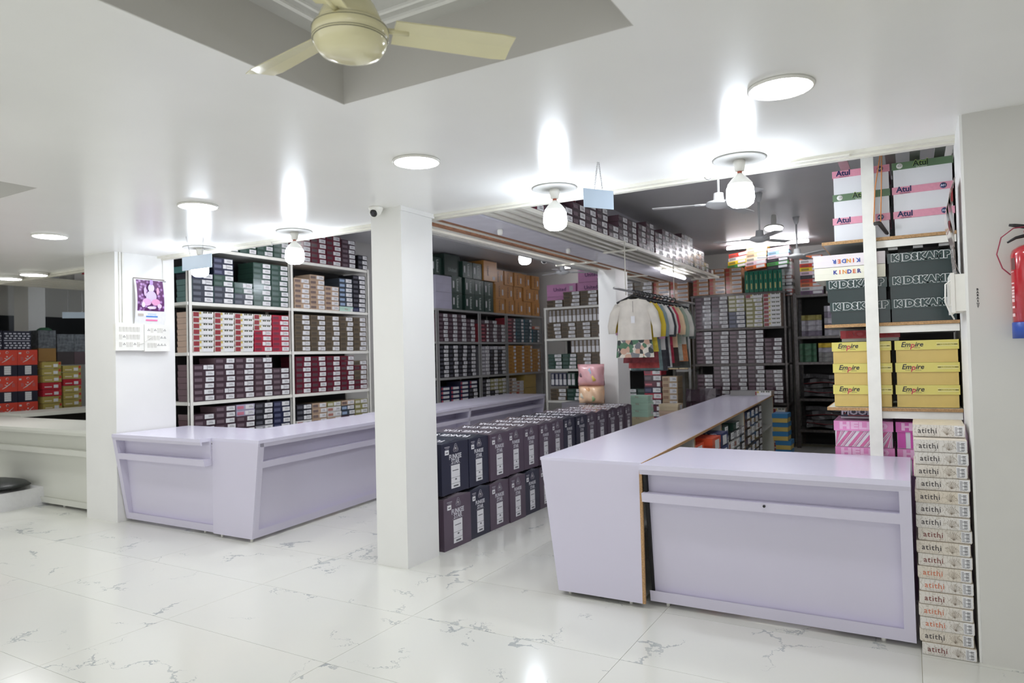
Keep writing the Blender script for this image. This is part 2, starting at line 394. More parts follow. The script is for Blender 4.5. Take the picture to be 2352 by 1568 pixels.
# left L counter: front unit and side unit
counter('shop_counter', 'lilac counter section between the left pillar and the corner panel', 1.40, 0.72, 0.91, 0.15, (-7.045, 4.19, 0), 0, ends=(True, False), feet=(1.2,), ledge=(0.655, 0.715), panel_back=0.05)
def corner_counter():
    t = thing('shop_counter', 'lilac corner counter running behind the central pillar', 'counter', (0, 0, 0))
    H = 0.91; dr = -0.10; y0, y1 = 4.16, 6.66
    def sh(x, y, z): return (x + dr * (y - y0), y, z)
    xo = lambda z: -5.115 + 0.11 * z / H
    d1 = dr * (y1 - y0); q = G(); q.prism([(-5.643, y0), (xo(H), y0), (xo(H) + d1, y1), (-5.80 + d1, y1), (-5.80 + dr * .77, 4.93), (-5.643, 4.93)], H - .03, H, M_LILACTOP, 'z'); ob('worktop', q, t)
    q = G(); q.prism([(-5.64, .03), (xo(.03), .03), (xo(H - .03), H - .03), (-5.64, H - .03)], y0 + .001, y0 + .022, M_LILAC); ob('end_panel', q, t)
    q = G(); a, b = H - .065, H - .03
    q.hexa([(xo(a) - .02, y0 + .022, a), (xo(a), y0 + .022, a), (xo(a), y1, a), (xo(a) - .02, y1, a), (xo(b) - .02, y0 + .022, b), (xo(b), y0 + .022, b), (xo(b), y1, b), (xo(b) - .02, y1, b)], M_LILAC); ob('front_lip', q.moved(sh), t)
    q = G(); pa, pb_ = xo(.03) - .035, xo(H - .03) - .10
    q.hexa([(pa - .018, y0 + .07, .03), (pa, y0 + .07, .03), (pa, y1, .03), (pa - .018, y1, .03), (pb_ - .018, y0 + .07, H - .03), (pb_, y0 + .07, H - .03), (pb_, y1, H - .03), (pb_ - .018, y1, H - .03)], M_LILAC); ob('front_panel', q.moved(sh), t)
    for yy in (y0 + .022, y1 - .05):
        q = G(); q.prism([(-5.62, .03), (xo(.03), .03), (xo(H - .03), H - .03), (-5.62, H - .03)], yy, yy + .05, M_LILAC); ob('side_panel', q.moved(sh), t)
    q = G(); a, b = .655, .712
    q.hexa([(-5.125, y0 + .07, a), (xo(a), y0 + .07, a), (xo(a), y1 - .05, a), (-5.125, y1 - .05, a), (-5.115, y0 + .07, b), (xo(b), y0 + .07, b), (xo(b), y1 - .05, b), (-5.115, y1 - .05, b)], M_LILAC); ob('ledge', q.moved(sh), t)
    q = G(); q.hexa([(-5.15, y0 + .07, .03), (xo(.03), y0 + .07, .03), (xo(.03), y1 - .05, .03), (-5.15, y1 - .05, .03), (-5.15, y0 + .07, .08), (xo(.1), y0 + .07, .1), (xo(.1), y1 - .05, .1), (-5.15, y1 - .05, .08)], M_LILAC); ob('bottom_rail', q.moved(sh), t)
    for x, y in ((-5.55, 4.19), (-5.15, 4.19)): ob('foot', G().lathe([(0.012, 0), (0.013, .031)], (x, y, 0), M_WPLAST, 8), t)
corner_counter()
def inner_counter():
    t = thing('shop_counter', 'lilac counter behind the carton row facing the aisle', 'counter', (0, 0, 0))
    H = 0.91; dr = -0.085; y0, y1 = 6.72, 11.0
    def sh(x, y, z): return (x + dr * (y - y0), y, z)
    xo = lambda z: -5.45 + 0.13 * z / H
    q = G(); q.box(-6.12, y0, H - .03, xo(H), y1, H, M_LILACTOP); ob('worktop', q.moved(sh), t)
    q = G(); a, b = H - .075, H - .03
    q.hexa([(xo(a) - .02, y0, a), (xo(a), y0, a), (xo(a), y1, a), (xo(a) - .02, y1, a), (xo(b) - .02, y0, b), (xo(b), y0, b), (xo(b), y1, b), (xo(b) - .02, y1, b)], M_LILAC); ob('front_lip', q.moved(sh), t)
    q = G(); q.box(-5.58, y0, .03, -5.565, y1, H - .03, M_LILAC); ob('front_panel', q.moved(sh), t)
    for yy in (y0, 8.2, y1 - .05):
        q = G(); q.prism([(-6.0, .03), (xo(.03), .03), (xo(H - .03), H - .03), (-6.0, H - .03)], yy, yy + .05, M_LILAC); ob('side_panel', q.moved(sh), t)
    for a, b in ((.69, .74), (.05, .12)):
        q = G(); q.hexa([(-5.57, y0 + .05, a), (xo(a), y0 + .05, a), (xo(a), y1 - .05, a), (-5.57, y1 - .05, a), (-5.57, y0 + .05, b), (xo(b), y0 + .05, b), (xo(b), y1 - .05, b), (-5.57, y1 - .05, b)], M_LILAC); ob('ledge', q.moved(sh), t)
inner_counter()
# left bay counters
counter('shop_counter', 'off-white counter left of the wide pillar, black gap under it', 5.2, 0.7, 0.91, 0.13, (-12.85, 4.26, 0), 0, mt=M_WLAM, top=M_WLAM, ledge=(0.62, 0.68), panel_back=0.03, ends=(True, True), feet=(2.0, 4.4))
t = thing('side_table', 'narrow white counter behind the off-white counter at far left', 'counter', (0, 0, 0))
ob('worktop', G().box(-11.75, 5.0, 0.90, -10.95, 9.5, 0.95, M_WLAM), t)
ob('side_panel', G().box(-11.7, 5.05, 0, -11.0, 5.08, 0.90, M_GAPSHADE), t)  # dark sheets here paint the shade in the gap beneath the top
ob('front_panel', G().box(-11.1, 5.08, 0, -11.08, 9.45, 0.90, M_GAPSHADE), t)

# ------------------------------------------------------------------ racks
def rack(label, face, plane, u0, u1, z0, z1, posts, levels, depth=0.5, m=M_RACKW, pw=0.045, backm=M_BACK, side_open=True, sh=0.035, brace=False, name='storage_rack'):
    """face '+X': plane is x and u runs along y; face '-Y': plane is y and u runs along x"""
    if face == '+X': t = thing(name, label, 'rack', (plane, 0, 0), PI / 2)
    else: t = thing(name, label, 'rack', (0, plane, 0), 0)
    # local: x=u, y=depth backwards (for +X local y -> world -x)
    for p in posts:
        q = G(); q.box(p - pw / 2, -0.004, z0, p + pw / 2, 0.004, z1, m); q.box(p - pw / 2, -0.004, z0, p - pw / 2 + 0.006, 0.04, z1, m); ob('post', q, t)
        q = G(); q.box(p - pw / 2, depth - 0.01, z0, p + pw / 2, depth, z1, m); ob('post', q, t)
    for z in levels:
        q = G(); q.box(u0 + .001, 0.0005, z - sh, u1 - .001, depth - .011, z, m); q.box(u0 + .001, -0.003, z - sh - .003, u1 - .001, 0.0003, z - 0.001, m); ob('shelf', q, t)
    if backm: ob('back_panel', G().box(u0, depth + .001, z0, u1, depth + .006, z1, backm), t)
    return t
rack('tall white wall rack between the left pillar and the central pillar', '+X', -7.30, 5.08, 8.22, 0, 3.0, (5.12, 6.66, 8.2), (0.56, 1.15, 1.735, 2.33, 2.99), depth=0.5)
rack('grey metal wall rack behind the inner counter carrying green and orange cartons', '+X', -7.30, 9.98, 14.1, 0, 2.46, (10.02, 11.42, 12.46, 14.05), (0.62, 1.235, 1.89, 2.49), m=M_RACKG, depth=0.5)
rack('white rack standing across the rear of the middle bay', '-Y', 11.6, -5.99, -3.75, 0, 2.49, (-5.96, -3.78), (0.75, 1.335, 1.905, 2.49), depth=0.9)
rack('white rack behind the hanging garments at the rear', '-Y', 11.62, -4.45, -3.25, 0, 2.43, (-4.42, -3.28), (0.6, 1.30, 2.43), depth=0.5, backm=mat('shadowed_beige_back', (150, 145, 132), 0.7), m=M_RACKG) if False else None
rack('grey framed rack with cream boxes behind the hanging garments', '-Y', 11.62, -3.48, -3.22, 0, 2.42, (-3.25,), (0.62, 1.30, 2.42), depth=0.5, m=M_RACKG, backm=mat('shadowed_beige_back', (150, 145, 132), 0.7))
rack('dark metal rack of plum boxes at the end of the long counter', '-Y', 11.6, -3.2, -1.68, 0, 2.52, (-3.17, -1.71), (0.75, 1.385, 1.97, 2.53), depth=0.5, m=M_RACKD, pw=0.035, sh=0.03)
rack('dark grey rack of silver packets right of the plum box rack', '-Y', 12.0, -1.64, 0.2, 0, 2.5, (-1.61, 0.17), (0.30, 0.80, 1.385, 1.80, 2.47), depth=0.6, m=M_RACKD, pw=0.06)

# ------------------------------------------------------------------ garment boxes
STY = {  # name: (body, print, side, words)
 'plum': ((74, 58, 66), (112, 96, 104), (110, 86, 94), 'plum-brown'),
 'dplum': ((66, 40, 52), (108, 84, 96), (60, 34, 44), 'dark plum'),
 'brown': ((108, 96, 80), (86, 78, 68), (100, 88, 74), 'brown'),
 'maroon': ((104, 34, 50), (84, 66, 72), (96, 34, 48), 'maroon'),
 'green': ((52, 78, 68), (78, 98, 92), (52, 78, 68), 'dark green'),
 'slate': ((62, 66, 76), (96, 100, 110), (92, 128, 126), 'slate grey'),
 'teal': ((70, 112, 118), (110, 150, 150), (96, 148, 146), 'teal'),
 'navy': ((40, 44, 70), (86, 90, 116), (34, 36, 56), 'navy'),
 'navyred': ((44, 46, 76), (196, 96, 110), (34, 36, 60), 'navy and red'),
 'black': ((40, 40, 46), (84, 84, 92), (36, 36, 40), 'black'),
 'patch': ((226, 226, 220), (146, 60, 66), (204, 178, 160), 'white patterned'),
 'red': ((176, 44, 66), (120, 52, 70), (150, 40, 58), 'red'),
 'beige': ((190, 164, 140), (120, 104, 100), (180, 160, 140), 'beige'),
 'cream': ((222, 206, 160), (120, 50, 44), (214, 196, 146), 'cream'),
 'bluegrey': ((70, 78, 88), (150, 170, 198), (60, 66, 74), 'blue-grey'),
 'mint': ((188, 220, 206), (150, 196, 190), (190, 216, 206), 'mint green'),
 'lilac': ((176, 170, 194), (196, 120, 140), (176, 170, 194), 'lilac'),
 'silver': ((150, 148, 154), (206, 206, 212), (130, 128, 134), 'silver'),
 'olive': ((150, 146, 96), (208, 206, 190), (140, 136, 90), 'olive'),
 'tan': ((190, 142, 106), (186, 84, 74), (170, 124, 92), 'tan and red'),
 'ochre': ((196, 140, 60), (160, 104, 40), (180, 124, 50), 'ochre'),
 'pink': ((214, 150, 200), (120, 70, 120), (206, 140, 190), 'pink'),
 'ltan': ((196, 172, 140), (150, 120, 96), (190, 166, 134), 'light brown'),
 'emerald': ((40, 118, 92), (196, 190, 120), (30, 96, 76), 'emerald green'),
 'teal2': ((44, 74, 84), (90, 110, 120), (60, 150, 170), 'petrol blue'),
 'rose': ((96, 50, 62), (200, 110, 120), (170, 70, 80), 'rose and plum'),
 'white': ((216, 214, 210), (170, 120, 110), (206, 204, 200), 'white'),
}
_pro = {}
def gbox(sty, w, h, d, var):
    key = (sty, round(w, 3), round(h, 3), round(d, 3), var)
    if key in _pro: return _pro[key]
    body, pr, side, _ = STY[sty]
    mb = cm(body, 0.2, 0.3); mp = cm(pr, 0.25, 0.3); ms = cm(side, 0.25, 0.2)
    q = G(); gp = 0.0015
    q.box(0.004, 0.003, gp, w - 0.004, d - .003, h * 0.5, mb)
    q.box(0.0015, 0, h * 0.46, w - 0.0015, d, h - 0.0008, mb)
    n = len(q.f)
    ks = q.m(ms)
    for i in (5, 11): q.mi[i] = ks             # left side faces
    for i in (3, 9): q.mi[i] = ks
    lab = G()
    if sty == 'patch':
        q.front(w * .03, h * .12, w * .30, h * .9, mp); q.front(w * .31, h * .55, w * .40, h * .95, cm((196, 170, 80)))
        for k in (.50, .60, .74, .84): q.front(w * k, h * .72, w * (k + .08), h * .97, cm((60, 60, 44)))
        lab.front(w * .47, h * .08, w * .96, h * .62, M_PAPER, .0012)
    elif sty == 'tan':
        q.front(w * .02, h * .1, w * .26, h * .9, mp)
        lab.front(w * .40, h * .28, w * .95, h * .82, M_PAPER, .0012); lab.front(w * .46, h * .45, w * .9, h * .62, cm((150, 150, 156)), .0016)
    elif sty == 'cream':
        q.front(w * .0, h * .02, w * 1.0, h * .1, mp)
        for k in (.66, .84): q.front(w * k, h * .3, w * (k + .05), h * .8, mp)
        lab.front(w * .05, h * .2, w * .55, h * .9, cm((236, 222, 180)), .0012)
    elif sty == 'navyred':
        q.front(w * .12, h * .2, w * .26, h * .8, mp)
        lab.front(w * .30, h * .2, w * .92, h * .75, M_PAPER, .0012)
    elif sty in ('pink', 'ochre', 'teal2', 'rose'):
        q.front(w * .06, h * .3, w * .45, h * .6, mp)
        lab.front(w * (.66 + .04 * var), h * .15, w * .92, h * .8, M_PAPER, .0012)
    elif sty == 'mint':
        q.front(w * .0, h * .62, w, h * .66, cm((150, 190, 176))); q.text('M.G.', w * .5, h * .42, h * .5, cm((170, 90, 70)))
        lab.front(w * .8, h * .1, w * .96, h * .6, M_PAPER, .0012)
    else:
        q.front(w * .05, h * .22, w * .40, h * .74, mp, .0006)
        a = (.54, .50, .47, .58)[var]; b = (.96, .93, .95, .98)[var]
        if var == 2:
            lab.front(w * a, h * .18, w * .64, h * .86, M_PAPER, .0012); lab.front(w * .66, h * .16, w * b, h * .88, M_PAPER, .0012)
        else: lab.front(w * a, h * .16, w * b, h * .88, M_PAPER, .0012)
        lab.front(w * .68, h * .42, w * .9, h * .50, M_INK, .0016)
        lab.front(w * .68, h * .62, w * .86, h * .68, M_INK, .0016)
    me = fixn(q.mesh('garment_box')); le = fixn(lab.mesh('paper_label'))
    _pro[key] = (me, le); return me, le
def place(face, plane, u, z, d=0.0):
    return ((plane - d, u, z), PI / 2) if face == '+X' else ((u, plane + d, z), 0.0)
KRAFT = ('tan', 'ltan', 'cream')
def putbox(sty, face, plane, u, z, w, h, d, label, group, inset=None, tilt=0.0, jit=0.006, yaw=0.012, name='garment_box', var=None, cat='box'):
    me, le = gbox(sty, w, h, d, R.randrange(4) if var is None else var)
    loc, rz = place(face, plane, u + R.uniform(-.001, .001), z, (inset if inset is not None else 0.012) + R.uniform(0, jit))
    o = ob('cardboard_box' if sty in KRAFT else name, me, None, loc, (0, 0, rz + R.uniform(-yaw, yaw)))
    if tilt:
        o.rotation_euler = (0, tilt, 0) if face == '-Y' else (-tilt if False else tilt * 0, 0, rz)
        o.rotation_euler = Matrix.Rotation(rz, 3, 'Z').to_4x4().to_euler() if not tilt else (Matrix.Rotation(rz, 4, 'Z') @ Matrix.Rotation(tilt, 4, 'Y')).to_euler()
    ob('paper_label', le, o)
    return tag(o, label, cat, group)
def fill(face, plane, u0, u1, z, cols, rowh, where, depth=0.3, fillw=0.97, inset=0.012, **kw):
    """cols: per column a list of (style, count) from the bottom up; '' is a gap"""
    n = len(cols); cw = (u1 - u0) / n
    for i, col in enumerate(cols):
        zz = z + 0.0012
        lay = 0
        for sty, k in col:
            for _ in range(k):
                lay += 1
                if sty:
                    wd = STY[sty][3]
                    putbox(sty, face, plane, u0 + i * cw + cw * (1 - fillw) / 2, zz, cw * fillw, rowh * .985, depth,
                           '%s box, %s, %s from bottom, %s' % (wd, ('only column' if n == 1 else ORD[i] + ' column'), ORD[lay - 1], where), '%s boxes, %s' % (wd, where), inset, **kw)
                zz += rowh
A = -7.30
wA = {'t': 'on top of', }
fill('+X', A, 5.16, 6.62, 2.33, [[('slate', 4), ('navy', 1)], [('slate', 3), ('green', 2), ('navy', 3)], [('slate', 2), ('green', 2)], [('green', 8)], [('green', 8)]], 0.0705, 'left rack upper row, first bay')
putbox('teal', '+X', A - .02, 5.12, 2.33 + .0705 * 5 + .003, .29, .075, .3, 'teal box tipping off the slate boxes beside the hanging sign', None)
fill('+X', A, 5.16, 6.62, 1.735, [[('patch', 7)], [('patch', 7)], [('patch', 7)], [('red', 4), ('patch', 3)], [('red', 7)]], 0.0695, 'left rack second row, first bay')
fill('+X', A, 5.16, 6.62, 1.15, [[('plum', 6)], [('plum', 7)], [('plum', 7)], [('plum', 7)], [('plum', 5)]], 0.0735, 'left rack third row, first bay')
fill('+X', A, 5.16, 6.62, 0.56, [[('plum', 6)], [('plum', 7)], [('plum', 5), ('lilac', 2)], [('plum', 1), ('beige', 1), ('silver', 1), ('black', 4)], [('black', 2), ('navy', 5)]], 0.0735, 'left rack lowest row, first bay')
fill('+X', A, 6.72, 8.16, 2.33, [[('beige', 6)], [('beige', 7)], [('beige', 5)], [('mint', 1), ('bluegrey', 6)], [('navy', 1), ('black', 7)]], 0.0705, 'left rack upper row, second bay')
fill('+X', A, 6.72, 8.16, 1.735, [[('brown', 7)]] * 5, 0.0735, 'left rack second row, second bay')
fill('+X', A, 6.72, 8.16, 1.15, [[('maroon', 7)], [('maroon', 7)], [('maroon', 7)], [('maroon', 7)], [('maroon', 2), ('brown', 2), ('maroon', 1), ('brown', 1)]], 0.0735, 'left rack third row, second bay')
fill('+X', A, 6.72, 8.16, 0.56, [[('olive', 2), ('white', 1), ('black', 3)], [('beige', 6)], [('beige', 3), ('white', 2), ('olive', 1)], [('plum', 3), ('bluegrey', 2), ('beige', 1)], [('olive', 6)]], 0.0735, 'left rack lowest row, second bay')
fill('+X', A, 5.3, 6.64, 2.99, [[('green', 1)], [('green', 2)], [('green', 3)], [('green', 5)], [('green', 6)]], 0.0705, 'on top of left rack')
fill('+X', A, 6.74, 7.64, 2.99, [[('maroon', 7)], [('maroon', 6)], [('maroon', 6)]], 0.0735, 'on top of the left rack')
fill('+X', A, 7.66, 7.95, 2.99, [[('plum', 6)]], 0.0705, 'on top of the left rack')
fill('+X', A, 8.0, 8.22, 2.99, [[('black', 3)]], 0.075, 'on top of the left rack')

# grey rack of the middle bay (D)
D = -7.30
fill('+X', D, 10.06, 11.26, 1.89, [[('plum', 7)], [('plum', 7)], [('plum', 7)], [('plum', 6)]], 0.0735, 'grey rack upper shelf, nearest bay')
fill('+X', D, 10.06, 11.26, 1.235, [[('black', 8)]] * 4, 0.074, 'grey rack middle shelf, nearest bay')
fill('+X', D, 10.06, 11.3, 0.62, [[('navyred', 6)], [('navyred', 6)], [('navyred', 7)], [('black', 5), ('navyred', 2)]], 0.076, 'grey rack lower shelf, nearest bay')
fill('+X', D, 11.46, 12.40, 1.89, [[('rose', 5), ('plum', 1)], [('plum', 6)], [('plum', 5)]], 0.0735, 'grey rack upper shelf, second bay')
fill('+X', D, 11.46, 12.40, 1.235, [[('silver', 8)], [('black', 7), ('silver', 1)], [('black', 7), ('silver', 1)]], 0.072, 'grey rack middle shelf, second bay')
fill('+X', D, 11.46, 12.40, 0.62, [[('black', 7)], [('black', 4), ('olive', 3)], [('black', 3), ('olive', 4)]], 0.076, 'grey rack lower shelf, second bay')
fill('+X', D, 12.50, 13.95, 1.89, [[('rose', 7)], [('teal2', 7)], [('teal2', 7)], [('teal2', 4), ('tan', 1)]], 0.0735, 'grey rack upper shelf, farthest bay')
fill('+X', D, 12.50, 13.95, 1.235, [[('ochre', 8)], [('ochre', 8)], [('ochre', 8)], [('ochre', 7)]], 0.0735, 'grey rack middle shelf, farthest bay')
fill('+X', D, 12.50, 13.15, 0.62, [[('tan', 3), ('beige', 4)], [('tan', 3), ('white', 3)]], 0.0735, 'grey rack lower shelf, farthest bay')

# ------------------------------------------------------------------ cartons
def carton(w, h, d, body, name, txt=None, tcol=(225, 225, 225), txts=0.06, vert=False, lab=True, lid=None, side=None, rough=0.35, txtpos=(.5, .5), bold=0.002, lshape=(.62, .1, .86, .42)):
    mb = cm(body, rough); q = G(); gp = .001
    q.box(gp, 0, gp, w - gp, d, h - gp, mb)
    if side:
        k = q.m(cm(side, .5)); q.mi[5] = k; q.mi[3] = k
    q.box(gp, -0.001, h * .49, w - gp, d * .98, h * .495, cm([v * .7 for v in body], .6))
    parts = []
    if txt:
        e = G(); 
        vs, fs = text_geo(txt, txts, bold, 0, 1, 1)
        if vert: e.add([(w * txtpos[0] + b, -.002, h * txtpos[1] - a) for a, b in vs], fs, cm(tcol))
        else: e.add([(w * txtpos[0] + a, -.002, h * txtpos[1] + b) for a, b in vs], fs, cm(tcol))
        parts.append(('lettering', fixn(e.mesh('lettering'))))
    if lab:
        e = G(); e.front(w * lshape[0], h * lshape[1], w * lshape[2], h * lshape[3], M_PAPER, .0015); parts.append(('paper_label', fixn(e.mesh('paper_label'))))
    return fixn(q.mesh(name)), parts
def putcarton(pro, name, label, face, plane, u, z, d=0.0, yaw=0.0, group=None, cat='carton'):
    loc, rz = place(face, plane, u, z, d)
    o = ob(name, pro[0], None, loc, (0, 0, rz + yaw)); tag(o, label, cat, group)
    for n, me in pro[1]: ob(n, me, o)
    return o
gw = 0.31
GC = carton(.33, .31, .42, (42, 70, 60), 'carton', 'United', (205, 215, 210), .085, vert=True, txtpos=(.55, .5), lshape=(.12, .3, .24, .72))
GCS = carton(.50, .40, .42, (36, 58, 50), 'carton', 'United', (150, 165, 158), .10, txtpos=(.5, .28), lab=False)
OC = carton(.36, .30, .42, (196, 140, 76), 'carton', 'United', (110, 72, 50), .08, vert=True, txtpos=(.4, .5), lshape=(.7, .25, .84, .65))
LC = carton(.50, .30, .42, (188, 186, 204), 'carton', None, lab=False)
zt = 2.492
for r in range(2):
    putcarton(LC, 'carton', 'plain lilac-white carton at the near end of the grey rack top, %s layer' % ('lower', 'upper')[r], '+X', D, 10.0, zt + r * .302, 0.02)
    for i, u in enumerate((10.52, 10.98, 11.33, 11.70)):
        putcarton(GC, 'carton', 'dark green carton on the grey rack, %s layer, %s from the near end' % (('lower', 'upper')[r], ORD[i]), '+X', D, u, zt + r * .312, 0.03 + .01 * i)
for i, u in enumerate((12.08, 12.47, 12.86, 13.25, 13.64)):
    for r in range(3):
        putcarton(OC, 'carton', 'orange-brown carton in the grey rack top block, %s column, %s layer' % (ORD[i], ('bottom', 'middle', 'top')[r]), '+X', D, u, zt + r * .302, 0.02 + R.uniform(0, .03))
z3 = zt + .63
putcarton(GC, 'carton', 'dark green carton standing at the near end of the third layer', '+X', D, 10.02, z3, .12)
putcarton(GCS, 'carton', 'wide dark green carton facing out in the third layer', '+X', D, 10.37, z3, .08)
putcarton(GC, 'carton', 'dark green carton right of the wide green one, third layer', '+X', D, 10.90, z3, .03)
putcarton(GC, 'carton', 'glossy dark green carton beside the single orange carton', '+X', D, 11.25, z3, .03)
OC1 = carton(.50, .40, .42, (206, 148, 78), 'carton', 'United', (90, 66, 50), .07, vert=True, txtpos=(.3, .5), lshape=(.66, .08, .84, .24))
putcarton(OC1, 'carton', 'bright orange-brown carton perched on the green cartons', '+X', D, 11.60, z3 - .0, .0)
BC = carton(.52, .28, .4, (178, 152, 84), 'carton', None, lab=False)
for r in range(2):
    putcarton(BC, 'carton', 'plain golden-brown carton at the low end of the grey rack, %s' % ('bottom', 'top')[r], '+X', D, 13.2, .622 + r * .285, .02)

# white rack across the rear of the middle bay (B)
B = 11.6
fill('-Y', B, -5.93, -3.85, 2.49, [[('brown', 2)], [('brown', 4)], [('brown', 4)], [('brown', 7)], [('brown', 7)], [('brown', 7)]], 0.069, 'on top of the rear white rack')
def upright(face, plane, u0, n, z, sty, where, wd=.074, h=.255):
    key = ('up', sty)
    if key not in _pro:
        q = G(); b = cm(STY[sty][0], .25, .3); q.box(.001, 0, 0, wd * .97, .3, h, b); q.box(.004, -.0015, h * .94, wd * .94, .3, h * .97, cm(STY[sty][1]))
        l = G(); l.front(wd * .15, h * .08, wd * .85, h * .52, M_PAPER, .0012); l.front(wd * .22, h * .56, wd * .74, h * .92, cm((170, 168, 170), .2), .0008)
        _pro[key] = (fixn(q.mesh('garment_box')), fixn(l.mesh('paper_label')))
    me, le = _pro[key]
    for i in range(n):
        loc, rz = place(face, plane, u0 + i * wd, z + .001, .015 + R.uniform(0, .01))
        o = ob('garment_box', me, None, loc, (0, 0, rz)); ob('paper_label', le, o)
        tag(o, '%s upright box, %s from left, %s%s' % (STY[sty][3], ORDN(i), where, '' if n != 10 else ', right half'), 'box', 'upright %s boxes %s' % (STY[sty][3], where))
upright('-Y', B, -5.90, 14, 1.905 + .289, 'brown', 'in the top row of the rear white rack', wd=.082)
upright('-Y', B, -4.74, 10, 1.905 + .289, 'brown', 'in the top row of the rear white rack', wd=.082)
fill('-Y', B, -5.93, -3.85, 1.905, [[('brown', 4)]] * 7, 0.0715, 'rear white rack under the upright row')
upright('-Y', B, -5.45, 18, 1.335 + .285, 'brown', 'in the second row of the rear white rack', wd=.082, h=.24)
fill('-Y', B, -5.93, -3.85, 1.335, [[('green', 4)], [('green', 4)], [('brown', 4)], [('brown', 4)], [('brown', 4)], [('brown', 4)], [('brown', 4)]], 0.0705, 'in the second row of the rear white rack')
upright('-Y', B, -5.88, 4, .75 + .27, 'navy', 'in the lower row of the rear white rack', wd=.082, h=.24)
upright('-Y', B, -5.54, 2, .75 + .27, 'green', 'in the lower row of the rear white rack', wd=.082, h=.24)
fill('-Y', B, -5.90, -3.85, .75, [[('brown', 3)], [('green', 3)], [('green', 3)], [('green', 3)], [('green', 3)], [('green', 3)]], 0.0735, 'low in the rear white rack')
PC = carton(.62, .235, .35, (228, 164, 210), 'carton', 'United', (96, 52, 104), .10, txtpos=(.45, .55), lshape=(.78, .4, .9, .8))
for r in range(3):
    for c in range(3 if r < 3 else 2):
        if r == 2 and c == 0: continue
        putcarton(PC, 'carton', 'pink carton behind the brown boxes, %s column, %s layer' % (ORD[c], ('bottom', 'middle', 'top')[r]), '-Y', B, -6.12 + c * .65 + (.0 if r < 2 else .02), 2.492 + r * .238, .42)
PC2 = carton(.62, .1, .3, (226, 160, 208), 'carton', None, lab=False)

# dark plum rack E
E = 11.6
fill('-Y', E, -3.13, -1.76, 1.97, [[('dplum', 8)], [('dplum', 8)], [('navy', 4), ('olive', 4)], [('olive', 7), ('patch', 1)], [('patch', 8)]], 0.0665, 'dark metal rack top row')
fill('-Y', E, -3.13, -1.76, 1.385, [[('dplum', 8)], [('dplum', 8)], [('dplum', 8)], [('dplum', 8)], [('dplum', 6)]], 0.0675, 'dark metal rack middle row')
fill('-Y', E, -3.13, -1.76, .75, [[('dplum', 7)], [('dplum', 9)], [('dplum', 9)], [('dplum', 9)], [('dplum', 8)]], 0.0665, 'dark metal rack lower row')
# tan boxes above
fill('-Y', E + .06, -4.55, -3.24, 2.46, [[('tan', 7)], [('tan', 7)], [('tan', 7)], [('tan', 7)]], 0.0705, 'above the cream boxes at the rear')
fill('-Y', E - .02, -3.15, -2.34, 2.532, [[('tan', 4)], [('tan', 5)], [('tan', 6)]] if False else [[('tan', 4)], [('tan', 6)], [('tan', 6)]], 0.0705, 'on top of the dark metal rack')
# emerald packets standing
q = G(); wd = .068; em = cm((34, 112, 88), .15, .5)
q.box(.001, 0, 0, wd * .95, .28, .34, em); q.front(wd * .35, .05, wd * .6, .14, cm((196, 190, 120))); q.front(wd * .4, .2, wd * .55, .28, cm((150, 160, 110)))
emm = fixn(q.mesh('packet'))
for i in range(8):
    o = ob('packet', emm, None, (-2.30 + i * .0725, E - .02 + R.uniform(0, .01), 2.533), (0, 0, 0))
    tag(o, 'emerald green packet standing on the dark metal rack, %s from the left' % ORD[i], 'packet', 'upright emerald packets on the dark metal rack')
# colourful thin boxes on top
CL = {'vivid red': (190, 60, 48), 'bright yellow': (226, 196, 50), 'orange': (214, 110, 60), 'pale pink': (226, 196, 206), 'pale blue': (150, 190, 214), 'cream white': (224, 216, 196),
      'peach': (222, 188, 150), 'deep violet': (96, 60, 96), 'leaf green': (80, 150, 80), 'charcoal': (60, 58, 62), 'off white': (214, 210, 208), 'rust brown': (150, 84, 70)}
def flat(u, y, z, w, h, names, where, tilt=0.0, d=.26):
    for k, nme in enumerate(names):
        rgb = CL[nme]; key = ('flat', nme, round(w, 2), round(h, 3))
        if key not in _pro:
            q = G(); q.box(0, 0, .001, w, d, h - .001, cm(rgb, .25, .3)); q.front(w * .06, h * .2, w * .4, h * .75, cm([min(255, v * .55 + 20) for v in rgb]))
            l = G(); l.front(w * .55, h * .2, w * .95, h * .85, M_PAPER, .0012)
            _pro[key] = (fixn(q.mesh('garment_box')), fixn(l.mesh('paper_label')))
        me, le = _pro[key]
        zz = z + k * (h + .001) * math.cos(tilt) + .002; xx = u + math.sin(tilt) * k * h
        o = ob('garment_box', me, None, (xx, y + R.uniform(0, .012), zz), (0, -tilt, 0)); ob('paper_label', le, o)
        tag(o, '%s thin box, %s, %s up' % (nme, where, ORD[k]), 'box', '%s boxes %s' % (nme, where))
flat(-2.62, E + .26, 2.96, .30, .062, ['leaf green', 'bright yellow', 'off white', 'vivid red'], 'in the left leaning pile at the rear', .13)
flat(-2.34, E + .26, 2.92, .33, .066, ['orange', 'pale pink', 'cream white', 'peach', 'peach', 'bright yellow'], 'in the tallest leaning pile at the rear', .10)
flat(-2.00, E + .28, 2.90, .33, .058, ['charcoal', 'leaf green', 'charcoal', 'pale pink', 'pale blue', 'pale pink'], 'in the right leaning pile at the rear', .08)
flat(-1.86, 12.05, 2.475, .22, .055, ['rust brown', 'vivid red', 'off white', 'charcoal', 'off white', 'rust brown', 'off white', 'off white', 'pale pink', 'off white', 'rust brown'], 'in the narrow column above the dark grey rack')
flat(-1.52, 12.03, 2.472, .34, .062, ['deep violet', 'off white', 'orange', 'vivid red', 'charcoal', 'pale pink', 'bright yellow', 'vivid red', 'off white', 'orange'], 'in the wide column above the dark grey rack')
